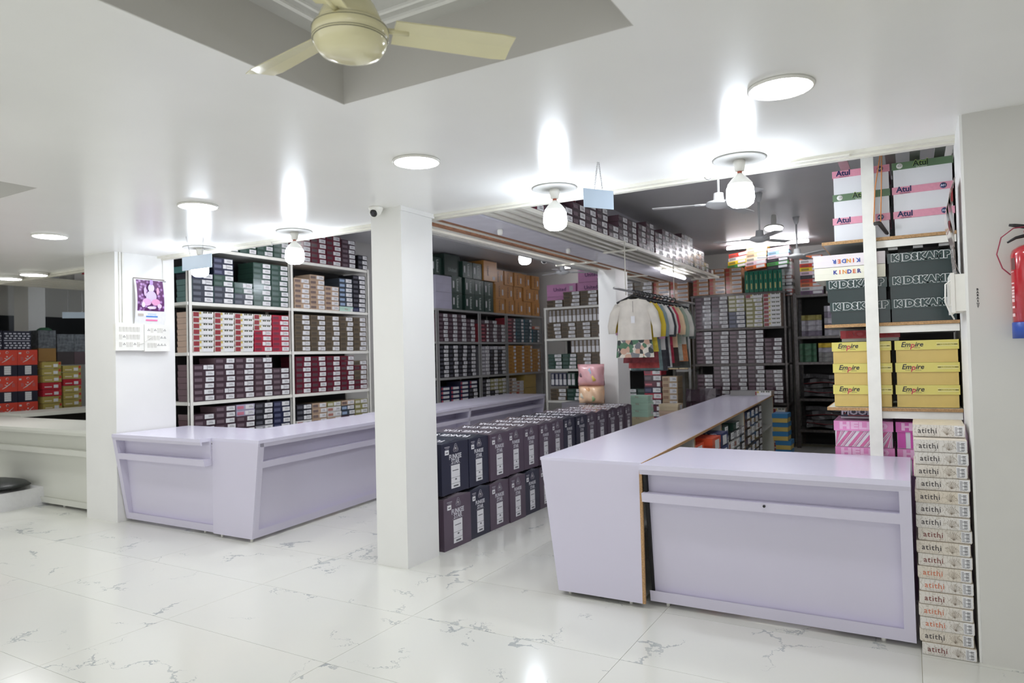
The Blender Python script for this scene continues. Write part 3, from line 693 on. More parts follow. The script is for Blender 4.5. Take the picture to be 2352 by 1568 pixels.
flat(-1.50, 12.03, 3.10, .30, .06, ['charcoal', 'off white', 'charcoal', 'off white'], 'topping the wide column above the dark grey rack') if False else None
flat(-1.14, 12.03, 2.472, .30, .052, ['off white', 'charcoal', 'off white', 'charcoal', 'off white', 'charcoal', 'off white', 'charcoal', 'off white'], 'in the column behind the dark green shoe boxes')
# packets in rack F
FP = {'silver foil': (170, 168, 176), 'violet silver': (120, 112, 128), 'green foil': (70, 108, 84), 'yellow topped': (214, 184, 60), 'grey foil': (140, 140, 138), 'teal patterned': (60, 130, 112), 'gold and green': (150, 140, 80)}
def packs(u, z, w, h, names, where):
    for k, nme in enumerate(names):
        key = ('pk', nme, round(w, 2), round(h, 3))
        if key not in _pro:
            rgb = FP[nme]; q = G(); m = mat('foil_' + nme.replace(' ', '_'), rgb, .18, metal=.25, coat=.4, bump=.5, scale=14, var=.25)
            n = 6
            for i in range(n):   # crinkled soft pack
                a0, a1 = i / n, (i + 1) / n
                b0 = .012 * math.sin(i * 2.1); b1 = .012 * math.sin((i + 1) * 2.1)
                q.hexa([(w * a0, b0, .002), (w * a1, b1, .002), (w * a1, .3, .002), (w * a0, .3, .002), (w * a0, b0 + .006, h - .002), (w * a1, b1 + .006, h - .002), (w * a1, .3, h - .002), (w * a0, .3, h - .002)], m)
            _pro[key] = fixn(q.mesh('packet'))
        tag(ob('packet', _pro[key], None, (u, 12.02, z + k * h)), '%s packet %s, %s from bottom' % (nme, where, ORD[k]), 'packet', '%s packets %s' % (nme, where))
packs(-1.52, 1.802, .30, .085, ['violet silver', 'silver foil', 'silver foil', 'gold and green'], 'in the left pile on the upper dark shelf')
packs(-1.18, 1.802, .31, .095, ['silver foil', 'violet silver', 'silver foil', 'violet silver', 'silver foil'], 'in the right pile on the upper dark shelf')
packs(-1.56, 1.387, .25, .10, ['green foil', 'green foil', 'green foil'], 'on the lower dark shelf, left pile')
packs(-1.28, 1.387, .27, .075, ['grey foil', 'grey foil', 'silver foil', 'yellow topped'], 'on the lower dark shelf, middle pile')
packs(-.98, 1.387, .26, .078, ['grey foil', 'teal patterned', 'silver foil', 'teal patterned'], 'on the lower dark shelf, right pile')
def bundle(u, z, w, h, label):
    q = G(); m = mat('black_quilted_plastic', (22, 20, 24), .22, coat=.5, bump=.6, scale=10); mr = cm((120, 26, 34))
    n = 10
    for i in range(5):
        zz = z + i * h / 5
        pts = [(u + w * k / n, 12.05 + .02 * math.sin(k * 1.3 + i), zz + h / 10 + .012 * math.sin(k * .9 + i * 1.7)) for k in range(n + 1)]
        for a in range(n):
            p, p2 = pts[a], pts[a + 1]
            q.hexa([(p[0], p[1], p[2] - h / 11), (p2[0], p2[1], p2[2] - h / 11), (p2[0], 12.5, p2[2] - h / 11), (p[0], 12.5, p[2] - h / 11),
                    (p[0], p[1] + .02, p[2] + h / 11), (p2[0], p2[1] + .02, p2[2] + h / 11), (p2[0], 12.5, p2[2] + h / 11), (p[0], 12.5, p[2] + h / 11)], m)
        if i % 2: q.tube([(p[0], p[1] - .004, p[2] - h / 11) for p in pts], .005, mr, 5)
    tag(ob('folded_blanket', q), label, 'bundle')
bundle(-1.52, .83, .95, .36, 'heap of black quilted fabric with red piping on upper shelf')
bundle(-1.50, .33, .95, .34, 'heap of black plastic wrapped fabric on the lowest shelf')

# cream boxes behind the garments
fill('-Y', E + .03, -3.62, -3.27, 1.30, [[('cream', 9)], [('cream', 9)]], .0715, 'behind the hanging garments')
fill('-Y', E + .03, -4.1, -3.62, 1.30, [[('cream', 1)], [('cream', 1)]], .0715, 'shelf foot behind the garments')
fill('-Y', E + .03, -3.95, -3.7, .75, [[('cream', 4)]], .075, 'low behind the hanging garments')

# ------------------------------------------------------------------ loft shelf on rails with stacked boxes
t = thing('loft_rack', 'white slatted loft shelf beside the ceiling beam holding stacked boxes', 'rack', (0, 0, 0))
for x, m in ((-3.05, M_TRIM), (-2.94, M_TRIM), (-2.83, M_TRIM), (-2.72, M_TRIM)):
    q = G(); q.box(x - .025, YE + .065, 2.795, x + .025, 11.55, 2.83, m); ob('rail', q, t)
for y in (7.55, 9.6, 11.3):
    q = G(); q.box(-3.095, y, 2.775, -2.69, y + .035, 2.794, M_TRIM); ob('crossbar', q, t)
for y in (7.0, 8.75):
    ob('hanger_rod', G().tube([(-2.62, y, 2.80), (-2.62, y, 2.22)], .006, M_TRIM, 6), t)
ob('crossbar', G().box(-2.70, 6.98, 2.795, -2.61, 7.02, 2.80, M_TRIM), t); ob('crossbar', G().box(-2.70, 8.73, 2.795, -2.61, 8.77, 2.80, M_TRIM), t)
t = thing('loft_rack', 'rusty slatted loft rails left of the ceiling beam', 'rack', (0, 0, 0))
for x, m in ((-3.53, M_RUST), (-3.60, M_TRIM), (-3.70, M_RUST), (-3.77, M_TRIM), (-3.90, M_TRIM), (-4.02, M_RACKG)):
    q = G(); q.box(x - .028, YE + .065, 2.80, x + .028, 11.4, 2.835, m); ob('rail', q, t)
for y in (8.25, 10.2):
    ob('crossbar', G().box(-4.06, y, 2.78, -3.47, y + .04, 2.799, M_TRIM), t)
heights = [(4.75, 5), (5.04, 5), (5.33, 4), (5.62, 4), (5.91, 3), (6.2, 4), (6.49, 4), (6.80, 2), (7.09, 4), (7.38, 4), (7.72, 4), (8.01, 5), (8.34, 4), (8.63, 5), (8.92, 5), (9.21, 5), (9.5, 6), (9.79, 6), (10.10, 4), (10.39, 4), (10.68, 2), (10.97, 1)]
for i, (y, n) in enumerate(heights):
    sty = 'green' if i in (17, 18) else ('maroon' if i in (1,) else 'plum')
    wd = STY[sty][3]
    if i < 4:
        for k in range(2):
            putbox(sty, '+X', -2.70, y, 2.832 + k * .07, .285, .069, .33, '%s box under the leaning ones on the loft, %s stack, %s layer' % (wd, ORD[i], ORD[k]), '%s loft boxes under the leaning ones' % wd)
    else:
        for k in range(n):
            putbox(sty, '+X', -2.70, y, 2.832 + k * .0705, .282, .0695, .33, '%s box on the slatted loft shelf, stack %s from near end, %s layer' % (wd, ORDN(i), ORD[k]), '%s boxes on the loft shelf' % wd)
for i in range(7):   # leaning boxes at the near end
    me, le = gbox('plum' if i % 3 else 'maroon', .285, .069, .33, i % 4)
    o = ob('garment_box', me, None, (-2.705, 4.74 + i * .165, 3.20), (0, 0, 0))
    o.rotation_euler = (Matrix.Rotation(PI / 2, 4, 'Z') @ Matrix.Rotation(.62, 4, 'Y')).to_euler(); ob('paper_label', le, o)
    tag(o, '%s box leaning sideways on the loft, %s from the ceiling edge' % (STY['plum' if i % 3 else 'maroon'][3], ORD[i]), 'box', 'leaning boxes on the loft')

# ------------------------------------------------------------------ row of big dark cartons
def funkee(w, h, d, dark, flap=False):
    q = G()
    if dark: mb = mat('carton_navy', (40, 42, 60), .3, var=.12, scale=3)
    else: mb = mat('carton_plum_sheen', (88, 74, 88), .3, var=.22, scale=2.2)
    q.box(.002, 0, 0, w - .002, d, h - .015, mb)
    # slightly domed top flaps
    n = 4; md = mat('carton_top_gloss_%d' % dark, (104, 96, 104) if not dark else (60, 64, 76), .14, coat=.5, bump=.35, scale=7)
    q.add([(.002, 0, h - .015), (w / 2, 0, h + .012), (w - .002, 0, h - .015), (.002, d, h - .015), (w / 2, d, h + .012), (w - .002, d, h - .015)],
          [(0, 1, 4, 3), (1, 2, 5, 4), (0, 2, 1), (3, 4, 5)], md)
    me = fixn(q.mesh('carton')); parts = []
    tx = G(); cw = cm((214, 214, 220)); fs = .047 * w / .34
    tx.text('FUNKEE', w * .5, h * .69, fs, cw, bold=.0015, sx=.92, y=-.002); tx.text('STAR', w * .5, h * .595, fs, cw, bold=.0015, sx=.92, y=-.002)
    tx.box(w * .3, -.0015, h * .548, w * .7, 0, h * .553, cm((150, 146, 156)))
    parts.append(('lettering', fixn(tx.mesh('lettering'))))
    em = G(); cg = cm((150, 146, 156)); cx, cz = w * .52, h * .845
    for r in (.032, .019):
        pts = [(cx + r * (1.0 + .22 * math.cos(3 * a)) * math.sin(a), -.002, cz + r * (1.0 + .22 * math.cos(3 * a)) * math.cos(a)) for a in [2 * PI * k / 24 for k in range(25)]]
        em.tube(pts, .0028, cg, 4)
    em.lathe([(.008, -.003), (.008, 0)], (cx, 0, cz), cm((206, 200, 200)), 10, 'y')
    parts.append(('emblem', fixn(em.mesh('emblem'))))
    em = G(); em.front(w * .12, h * .885, w * .30, h * .905, cg, .0015); em.front(w * .15, h * .86, w * .28, h * .872, cg, .0015)
    parts.append(('small_print', fixn(em.mesh('small_print'))))
    lb = G(); lb.front(w * .34, h * .09, w * .66, h * .53, M_PAPER, .0015)
    for a in (.18, .29): lb.front(w * .34, h * a, w * .66, h * (a + .006), M_INK, .002)
    lb.front(w * .39, h * .42, w * .61, h * .435, M_INK, .002); lb.front(w * .42, h * .115, w * .6, h * .145, M_INK, .002); lb.front(w * .48, h * .24, w * .54, h * .27, M_INK, .002)
    parts.append(('paper_label', fixn(lb.mesh('paper_label'))))
    lb = G(); lb.front(w * .13, h * .75, w * .27, h * .84, M_PAPER, .0015); lb.front(w * .16, h * .78, w * .24, h * .80, M_INK, .002)
    parts.append(('price_sticker', fixn(lb.mesh('price_sticker'))))
    tt = G(); tt.toptext('FUNKEE STAR', w * .27, d * .5, .085, cm((214, 214, 220)), h + .0045, PI / 2, .002)
    tt.moved(lambda x, y, z: (x, y, h - .015 + (.027 * x / (w / 2)) + .002))
    parts.append(('top_lettering', fixn(tt.mesh('top_lettering'))))
    return me, parts
ey = [4.65, 5.06, 5.39, 5.735, 6.05, 6.37, 6.66, 6.97, 7.28, 7.60, 7.91, 8.24, 8.57]
eyb = [8.57, 8.88, 9.16]
top_dark = [1, 1, 0, 0, 0, 0, 0, 1, 1, 0, 0, 0, 0, 0]; bot_dark = [0, 1, 0, 0, 1, 0, 0, 1, 0, 0, 0, 0, 0, 0]
edges = ey + [8.88, 9.16]
for i in range(len(edges) - 1):
    if i >= 12: dd = .0
    w = edges[i + 1] - edges[i] - .006
    for r, dk in ((0, bot_dark[i]), (1, top_dark[i])):
        pro = funkee(w, .44, .62, dk)
        colr = 'navy' if dk else 'plum'
        putcarton(pro, 'carton', '%s carton with white lettering, %s from the pillar in the %s row' % (colr, ORD[i], ('lower', 'upper')[r]), '+X', -3.385 + (.012 if (i + r) % 3 == 0 else 0), edges[i], r * .456, 0.0, R.uniform(-.008, .008))
# two grey wrapped cartons behind the row
for k, (x, y, z, w) in enumerate(((-4.9, 9.6, 0, .6), (-4.6, 10.3, 0, .6))):
    pass
GR = carton(.55, .42, .45, (112, 110, 116), 'carton', None, lab=False)
putcarton(GR, 'carton', 'grey wrapped carton on the floor at the end of the inner counter, lower', '-Y', 9.9, -4.86, .001)
putcarton(GR, 'carton', 'grey wrapped carton on top at the end of the inner counter', '-Y', 9.92, -4.84, .423)
# shrink-wrapped pillow packs on the cartons
def pillow(label, x, y, z, w, h, d, rgb, spots, pinch):
    n = 12; q = G(); m = mat('wrap_%d' % rgb[0], rgb, .22, coat=.5, bump=.5, scale=10, var=.08)
    vs = []; 
    for i in range(n + 1):
        for j in range(n + 1):
            a, b = i / n * 2 - 1, j / n * 2 - 1
            px = w / 2 * a * (1 - pinch * (1 - abs(b)) * .5 * abs(a)); pz = h / 2 * b
            e = (1 - a ** 4) * (1 - b ** 4)
            vs.append((px, -d / 2 * e ** .5 + .012 * math.sin(a * 7 + b * 3), pz))
    k = (n + 1) ** 2
    vs2 = [(v[0], d / 2 * ((1 - (abs(v[0]) / (w / 2)) ** 4 if abs(v[0]) < w / 2 else 0) * (1 - (abs(v[2]) / (h / 2)) ** 4)) ** .5 if False else -v[1], v[2]) for v in vs]
    fs = [(i * (n + 1) + j, (i + 1) * (n + 1) + j, (i + 1) * (n + 1) + j + 1, i * (n + 1) + j + 1) for i in range(n) for j in range(n)]
    q.add(vs, fs, m, True); q.add(vs2, [tuple(reversed(f)) for f in fs], m, True)
    t = ob('pillow_pack', q, None, (x, y, z)); tag(t, label, 'pack')
    for (cx, cz, r, c) in spots:
        ob('printed_patch', G().lathe([(r * .2, -.004), (r, 0), (r, .01)], (cx, -d / 2 + .012, cz), cm(c, .3), 14, 'y'), t)
PX_, PY_ = -3.90, 8.96
pillow('pink wrapped pillow pack on top, left of the rear pillar', PX_, PY_, 1.31, .40, .30, .22, (214, 164, 168), [(.05, .05, .055, (150, 190, 210)), (.07, -.035, .055, (224, 196, 90)), (-.11, .0, .03, (120, 90, 100))], .12)
pillow('peach wrapped pillow pack under the pink one beside the rear pillar', PX_, PY_, 1.035, .38, .25, .22, (226, 190, 156), [(-.09, -.01, .045, (220, 214, 196)), (.05, -.05, .045, (150, 180, 130)), (-.02, .06, .04, (224, 170, 120))], .0)
# mint and cream shoe boxes right of the rear pillar
def shoebox(w, h, d, base, lid, lidh=.4, name='shoe_box'):
    q = G(); q.box(.006, .006, 0, w - .006, d - .006, h * (1 - lidh) + .01, cm(base, .35))
    l = G(); l.box(0, 0, h * (1 - lidh), w, d, h - .001, cm(lid, .35)); l.box(.0, -.0005, h * (1 - lidh) - .0015, w, .0, h * (1 - lidh), cm([v * .8 for v in lid]))
    return fixn(q.mesh(name)), fixn(l.mesh('lid'))
MX0 = -3.76
for k in range(9):
    base = (190, 226, 206) if k > 5 else ((214, 204, 170) if k > 2 else (200, 190, 160)); wrd = 'mint green' if k > 5 else 'cream'
    b, l = shoebox(.33, .105, .26, base, base)
    o = tag(ob('shoe_box', b, None, (MX0 + .006 * (k % 2), 9.95, k * .1065)), '%s shoe box right of the rear pillar, %s from the floor' % (wrd, ORD[k]), 'box'); ob('lid', l, o)
    e = G(); e.text('M.G.', .165, .085, .03, cm((176, 96, 84)), y=-.0015); ob('lettering', e, o)
    e = G(); e.box(.331, .14, .03, .3315, .22, .08, M_PAPER); ob('paper_label', e, o)
for k in range(8):
    base = [(150, 190, 190), (206, 180, 160), (170, 200, 190), (200, 190, 170), (196, 178, 156), (180, 196, 170), (196, 170, 150), (206, 190, 160)][k]
    b, l = shoebox(.30, .1, .26, base, [min(255, v + 8) for v in base])
    o = tag(ob('shoe_box', b, None, (-3.36, 10.25, k * .102)), '%s shoe box in the second pile beyond the rear pillar, %s from floor' % (('blue-green', 'pinkish', 'pale aqua', 'stone', 'tan', 'sage', 'brownish', 'sand')[k], ORD[k]), 'box'); ob('lid', l, o)
    e = G(); e.box(.301, .1, .02, .3015, .2, .08, M_PAPER); ob('paper_label', e, o)
# dark wrapped sacks left of the long counter's far end
for k, (x, y, z, w, h) in enumerate(((-3.10, 10.75, .0, .5, .42), (-3.09, 10.78, .42, .5, .4), (-3.08, 10.75, .82, .46, .2))):
    q = G(); m = mat('plum_wrapped_plastic', (60, 44, 56), .18, coat=.5, bump=.7, scale=9, var=.25)
    n = 6
    for i in range(n):
        a0, a1 = i / n, (i + 1) / n
        q.hexa([(w * a0, .01 * math.sin(i), 0), (w * a1, .01 * math.sin(i + 1), 0), (w * a1, .4, 0), (w * a0, .4, 0), (w * a0, .02 * math.sin(i + 2), h - .01 * math.sin(i)), (w * a1, .02 * math.sin(i + 3), h - .01 * math.sin(i + 1)), (w * a1, .4, h - .01), (w * a0, .4, h - .01)], m)
    tag(ob('carton', q, None, (x, y, z)), 'plum carton in shiny plastic behind the far counter end, %s' % ('lowest', 'middle', 'topmost')[k], 'carton')
tag(ob('garment_box', G().box(0, 0, 0, .36, .26, .075, cm((140, 138, 136), .25)), None, (-2.42, 10.85, .911), (0, 0, .1)), 'grey flat box lying on the far end of the long counter', 'box')
me, le = gbox('patch', .3, .07, .26, 0)
o = tag(ob('garment_box', me, None, (-2.13, 10.9, .911), (0, 0, 0)), 'white patterned box lying at the far right corner of the long counter', 'box'); ob('paper_label', le, o)

# ------------------------------------------------------------------ stock on the open side of the long counter
def stockcol(y0, z0, sts, w, h, where, xo=0.0, d=.34):
    zz = z0
    for s_ in sts:
        me, le = gbox(s_, w, h, d, 1)
        x = -1.50 - .052 * (y0 - 4.17) + xo
        o = ob('shoe_box', me, None, (x, y0 + R.uniform(0, .01), zz + .001), (0, 0, PI / 2)); ob('paper_label', le, o)
        lv = int(round((zz - z0) / (h + .001))); tag(o, '%s box %s, %s up, %s' % (STY[s_][3], where, ORD[lv], {693: 'one', 727: 'one', 762: 'one', 798: 'one', 840: 'the near end', 875: 'second place', 910: 'third place', 945: 'the far end'}[int(round(y0 * 100))]) if y0 > 8.3 else '%s box %s, %s from its bottom' % (STY[s_][3], where, ORD[lv]), 'box', '%s boxes %s' % (STY[s_][3], where)); zz += h + .001
def orangebox(y, z, label, rgb, txt=None, x=-1.60, w=.42, h=.12, d=.30):
    q = G(); q.box(.003, .003, 0, w - .003, d - .003, h * .6, cm([v * .9 for v in rgb], .3)); b = fixn(q.mesh('shoe_box'))
    l = G(); l.box(0, 0, h * .5, w, d, h, cm(rgb, .3)); l = fixn(l.mesh('lid'))
    o = tag(ob('shoe_box', b, None, (x - w, y, z)), label, 'box'); ob('lid', l, o)
    if txt:
        e = G(); e.text(txt, w * .66, h * .72, .085, cm((226, 226, 230)), y=-.002, bold=.003); e.text(txt, w * .66, h * .72, .085, cm(rgb), y=-.003, bold=-.0008); ob('lettering', e, o)
    e = G(); e.box(w, d * .3, h * .1, w + .001, d * .8, h * .8, M_PAPER); ob('paper_label', e, o)
OR = (226, 92, 60); NV = (40, 54, 104); WH = (206, 204, 200)
orangebox(5.80, .46, 'orange shoe box inside the counter, lower of the front pair', OR, x=-1.59)
orangebox(5.86, .585, 'orange shoe box inside the counter, second of the front pair', OR, x=-1.58, w=.44)
orangebox(5.80, .707, 'bright orange shoe box topping the front pair in the counter', OR, x=-1.60, w=.36, h=.10)
orangebox(6.16, .707, 'wide orange shoe box topping the second orange pile in the counter', OR, x=-1.54, w=.44)
orangebox(6.14, .46, 'orange shoe box behind the front pair in the counter', OR, x=-1.54)
orangebox(6.16, .585, 'orange shoe box on top behind the front pair', OR, x=-1.54)
orangebox(6.5, .46, 'navy shoe box at the bottom of the lettered stack in the counter', NV, x=-1.55)
orangebox(6.5, .585, 'navy and white shoe box below the large lettered one', NV, 'CAMP', x=-1.55)
orangebox(6.5, .71, 'navy shoe box with large white letters at the counter stack top', NV, 'KAMP', x=-1.55)
stockcol(6.93, .46, ['black', 'silver', 'navy', 'green'], .30, .095, 'on the middle counter shelf past the lettered stack')
stockcol(7.27, .46, ['silver', 'white', 'black'], .30, .095, 'in the counter just before the green box')
stockcol(7.62, .46, ['bluegrey', 'white', 'silver', 'green'], .30, .09, 'in the counter below the green box')
stockcol(7.98, .46, ['black', 'bluegrey', 'silver'], .30, .09, 'in the counter beside the white divider')
for yy, s1 in ((8.4, ['dplum', 'black', 'dplum', 'navy']), (8.75, ['dplum', 'silver', 'dplum', 'navy']), (9.1, ['black', 'silver', 'dplum', 'plum']), (9.45, ['dplum', 'white', 'navy', 'plum'])):
    stockcol(yy, .46, s1, .32, .1, 'on the far counter shelf')
for yy, s1 in ((8.4, ['dplum', 'black', 'silver', 'navy']), (8.75, ['black', 'silver', 'dplum', 'navy']), (9.1, ['black', 'silver', 'dplum', 'plum']), (9.45, ['tan', 'white', 'navy', 'plum'])):
    stockcol(yy, .052, s1, .32, .095, 'under the far counter shelf')
def bluebox(k, x, y, z):
    b, l = shoebox(.20, .12, .3, (204, 178, 96), (52, 120, 170), .5)
    o = tag(ob('shoe_box', b, None, (x, y, z)), 'blue-lidded yellow shoe box beyond the counter, %s from the floor' % ORD[k], 'box'); ob('lid', l, o)
for k in range(6): bluebox(k, -1.67 + (.03 if k < 3 else 0) - .0 * k, 9.95 - .02 * (k % 2), k * .122)
for k in range(8):
    me, le = gbox('patch', .2, .085, .2, 0)
    o = ob('garment_box', me, None, (-1.98 + .08, 11.3, k * .087)); ob('paper_label', le, o)
    tag(o, 'white patterned box in the floor column past the counter end, %s from the floor' % ORD[k], 'box', 'white patterned boxes past the counter end')

# ------------------------------------------------------------------ shelf at right behind the front counter
_before = set(bpy.data.objects)
t = thing('storage_rack', 'white board rack against the right wall behind the front counter', 'rack', (0, 0, 0))
q = G(); q.hexa([(-.232, 4.66, 0), (-.162, 4.66, 0), (-.162, 4.70, 0), (-.232, 4.70, 0), (-.228, 4.66, 2.80), (-.160, 4.66, 2.80), (-.160, 4.70, 2.80), (-.228, 4.70, 2.80)], M_RACKW); ob('post', q, t)
for z, dep in ((2.258, .62), (1.745, .6), (1.235, .6)):
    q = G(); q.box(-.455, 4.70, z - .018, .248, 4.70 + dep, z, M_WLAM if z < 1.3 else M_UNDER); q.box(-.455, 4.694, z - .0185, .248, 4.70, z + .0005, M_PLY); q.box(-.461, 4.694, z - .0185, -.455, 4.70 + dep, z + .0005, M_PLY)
    ob('shelf', q, t)
    ob('rail', G().box(-.162, 4.702, z - .062, .246, 4.716, z - .02, M_RACKW), t)
    ob('rail', G().box(-.42, 5.2, z - .062, .246, 5.214, z - .02, M_RACKG), t)
for k in range(5):
    x = -.36 + k * .13
    ob('slat', G().box(x, 4.72, 2.70 + .062, x + .055, 5.35, 2.775, M_RACKG), t)
    ob('slat', G().box(x, 4.72, 2.24 - .06, x + .05, 5.3, 2.24 - .045, M_RACKG), t) if k > 1 else None
ob('back_panel', G().box(-.2, 5.42, 0, .248, 5.43, 2.75, M_BACK), t)
ob('post', G().box(-.43, 5.36, 0, -.39, 5.40, 1.22, M_RACKW), t)
def sbox(w, h, d, base, lid, lidh, loc, yaw, label, deco, name='shoe_box', lid_over=.006):
    o = thing(name, label, 'box', loc, yaw)
    q = G(); q.box(lid_over, lid_over, 0, w - lid_over, d - lid_over, h * (1 - lidh) + .004, base if not isinstance(base, tuple) else cm(base, .4)); ob('box_body', q, o)
    l = G(); lm = lid if not isinstance(lid, tuple) else cm(lid, .3)
    z0 = h * (1 - lidh)
    l.box(0, 0, z0, w, d, h, lm); ob('lid', l, o)
    for nm, q in deco(w, h, z0): ob(nm, q, o)
    return o
def atul(col):
    def f(w, h, z0):
        zc = (z0 + h) / 2; q = G(); ink = cm((30, 34, 84)) if col == 'pink' else cm((24, 44, 34))
        cx = w * (.20 if col == 'pink' else .48)
        if col == 'green': q.text('Atul', cx, zc + .006, .046, cm((176, 206, 96)), bold=.002, y=-.0012)
        q.text('Atul', cx, zc + .004, .046, ink, bold=.0014, y=-.0018); q.text('Garments', cx + .004, zc - .017, .014, cm((40, 34, 60)) if col == 'pink' else cm((214, 220, 206)), y=-.0018)
        e = G(); ex = w * .84 if col == 'pink' else w * .13
        e.lathe([(.017, -.0014), (.017, 0)], (ex, 0, zc), cm((30, 40, 90)) if col == 'pink' else cm((226, 226, 222)), 18, 'y')
        if col == 'pink':
            e.lathe([(.0145, -.0018), (.0145, 0)], (ex, 0, zc), cm((150, 160, 190)), 18, 'y'); e.lathe([(.013, -.0021), (.013, 0)], (ex, 0, zc), cm((30, 40, 90)), 18, 'y')
            e.text('A31', ex, zc, .015, cm((206, 210, 226)), y=-.0026, bold=.0006)
        else: e.text('Atul', ex, zc, .012, cm((40, 44, 50)), y=-.002)
        return [('lettering', q), ('emblem', e)]
    return f
PINKL = mat('lid_pink_hatched', (222, 152, 172), .35, var=.05, scale=60); GREENL = mat('lid_green', (96, 122, 92), .35, var=.12, scale=3)
WB = mat('box_white_card', (226, 227, 230), .4, var=.01)
for cxi, (x0, w) in enumerate(((-.395, .315), (-.066, .312))):
    for k, c in enumerate((['pink', 'green', 'pink'], ['pink', 'pink', 'green'])[cxi]):
        z = 2.262 + k * .1465
        side = ('left', 'right')[cxi]
        sbox(w, .1455, .4, WB, PINKL if c == 'pink' else GREENL, .29, (x0 + R.uniform(-.003, .003), 4.735, z), 0,
             'white shoe box with %s lid, %s of the %s stack on the top shelf' % (c, ('bottom', 'middle', 'top')[k], side), atul(c))
DG = mat('box_dark_green', (32, 56, 54), .25, var=.05, coat=.3); DGB = mat('box_darker_green', (24, 44, 44), .22, var=.08, coat=.3)
def kk(w, h, z0):
    q = G(); zc = (z0 + h) / 2; ww = cm((226, 228, 226))
    q.text('KIDSKAMP', w * .50, zc, .053, ww, bold=.0062, y=-.0012, sx=1.02, space=1.22); q.text('KIDSKAMP', w * .50, zc, .053, DG, bold=.0038, y=-.0020, sx=1.02, space=1.22)
    return [('lettering', q)]
for cxi, (x0, n) in enumerate(((-.447, 2), (-.098, 3))):
    for k in range(n):
        w = .335 if cxi == 0 else .34
        sbox(w, .1365, .4, DGB, DG, .44, (x0 + (.018 - .018 * k if cxi == 0 else .004 * k * -1), 4.73, 1.748 + k * .1375), 0,
             'dark green shoe box with outlined white letters, %s of the %s stack' % (('bottom', 'middle' if n == 3 else 'upper', 'top')[k], ('left', 'right')[cxi]), kk)
def kinder(flipped):
    def f(w, h, z0):
        q = G(); cols = [(50, 80, 160), (206, 90, 50), (214, 150, 50), (60, 90, 170), (206, 100, 60), (50, 80, 160)] if flipped else [(50, 60, 150), (206, 90, 60), (220, 150, 80), (44, 50, 150), (214, 110, 70), (50, 50, 120)]
        s = 'KINDER'; 
        for i, ch in enumerate(s):
            x = w * .47 + (i - 2.5) * .0265 * (-1 if flipped else 1)
            q.text(ch, x, h * .45 if flipped else h * .58, .034, cm(cols[i]), bold=.0012, y=-.0016, flip=flipped)
        return [('lettering', q)]
    return f
KZ = 1.748 + 2 * .1375 + .001
sbox(.395, .078, .4, (228, 226, 208), (232, 230, 212), .5, (-.512, 4.725, KZ), 0, 'cream box with coloured letters upright, on the left green boxes', kinder(False), lid_over=.001)
sbox(.400, .075, .4, (228, 220, 222), (230, 222, 224), .5, (-.516, 4.72, KZ + .080), 0, 'pinkish white box with upside-down coloured letters topping the left pile', kinder(True), lid_over=.001)
YL = mat('lid_yellow', (214, 202, 104), .3, var=.03, coat=.2); YB_ = mat('box_mustard', (206, 180, 104), .35, var=.05)
def empire(w, h, z0):
    zc = (z0 + h) / 2; q = G(); d = cm((40, 40, 48)); r = cm((190, 50, 80))
    x = w * .13
    for s_, m, dx, sz in (('E', d, 0, .042), ('m', d, .025, .040), ('p', r, .050, .046), ('i', d, .066, .040), ('r', d, .078, .040), ('e', d, .095, .040)):
        q.text(s_, x + dx, zc + (.003 if s_ != 'p' else -.001), sz, m, bold=.0006, shear=.25, y=-.0014)
    q.text('KIDS', x + .022, zc - .017, .009, d, y=-.0014, space=1.4); q.text('WEAR', x + .075, zc - .017, .009, d, y=-.0014, space=1.4)
    e = G(); c2 = cm((236, 232, 190)); e.front(w * .66, zc + .007, w * .98, zc + .009, c2, .0012); e.front(w * .66, zc - .009, w * .98, zc - .007, c2, .0012)
    e.front(w * .665, zc - .003, w * .71, zc + .003, cm((130, 120, 60)), .0012); e.front(w * .93, zc - .003, w * .98, zc + .003, cm((130, 120, 60)), .0012)
    e.text('KIDS COLLECTION', w * .82, zc, .0105, cm((90, 96, 70)), y=-.0014)
    return [('lettering', q), ('printed_band', e)]
for cxi, (x0, w) in enumerate(((-.425, .325), (-.086, .325))):
    for k in range(3):
        sbox(w, .1315, .4, YB_, YL, .42, (x0 + R.uniform(-.003, .003), 4.735, 1.238 + k * .1325), 0,
             'yellow shoe box with italic lettering, %s of the %s stack' % (('bottom', 'middle', 'top')[k], ('left', 'right')[cxi]), empire)
def borre(w, h, z0):
    q = G(); q.text('BORNE', w * .5, (z0 + h) / 2, .055, cm((150, 50, 60)), bold=.003, y=-.0012, sx=1.5); q.text('BORNE', w * .5, (z0 + h) / 2, .055, cm((176, 26, 40)), bold=.0018, y=-.0018, sx=1.5); return [('lettering', q)]
sbox(.33, .07, .3, (200, 200, 196), (176, 26, 40), .72, (-.385, 4.85, 1.638), 0, 'bright red lidded box lying on the left yellow stack', borre)
PKL = mat('lid_pink', (226, 140, 196), .3, var=.05, coat=.3); PKL2 = mat('lid_deep_pink', (206, 84, 172), .3, var=.05, coat=.3)
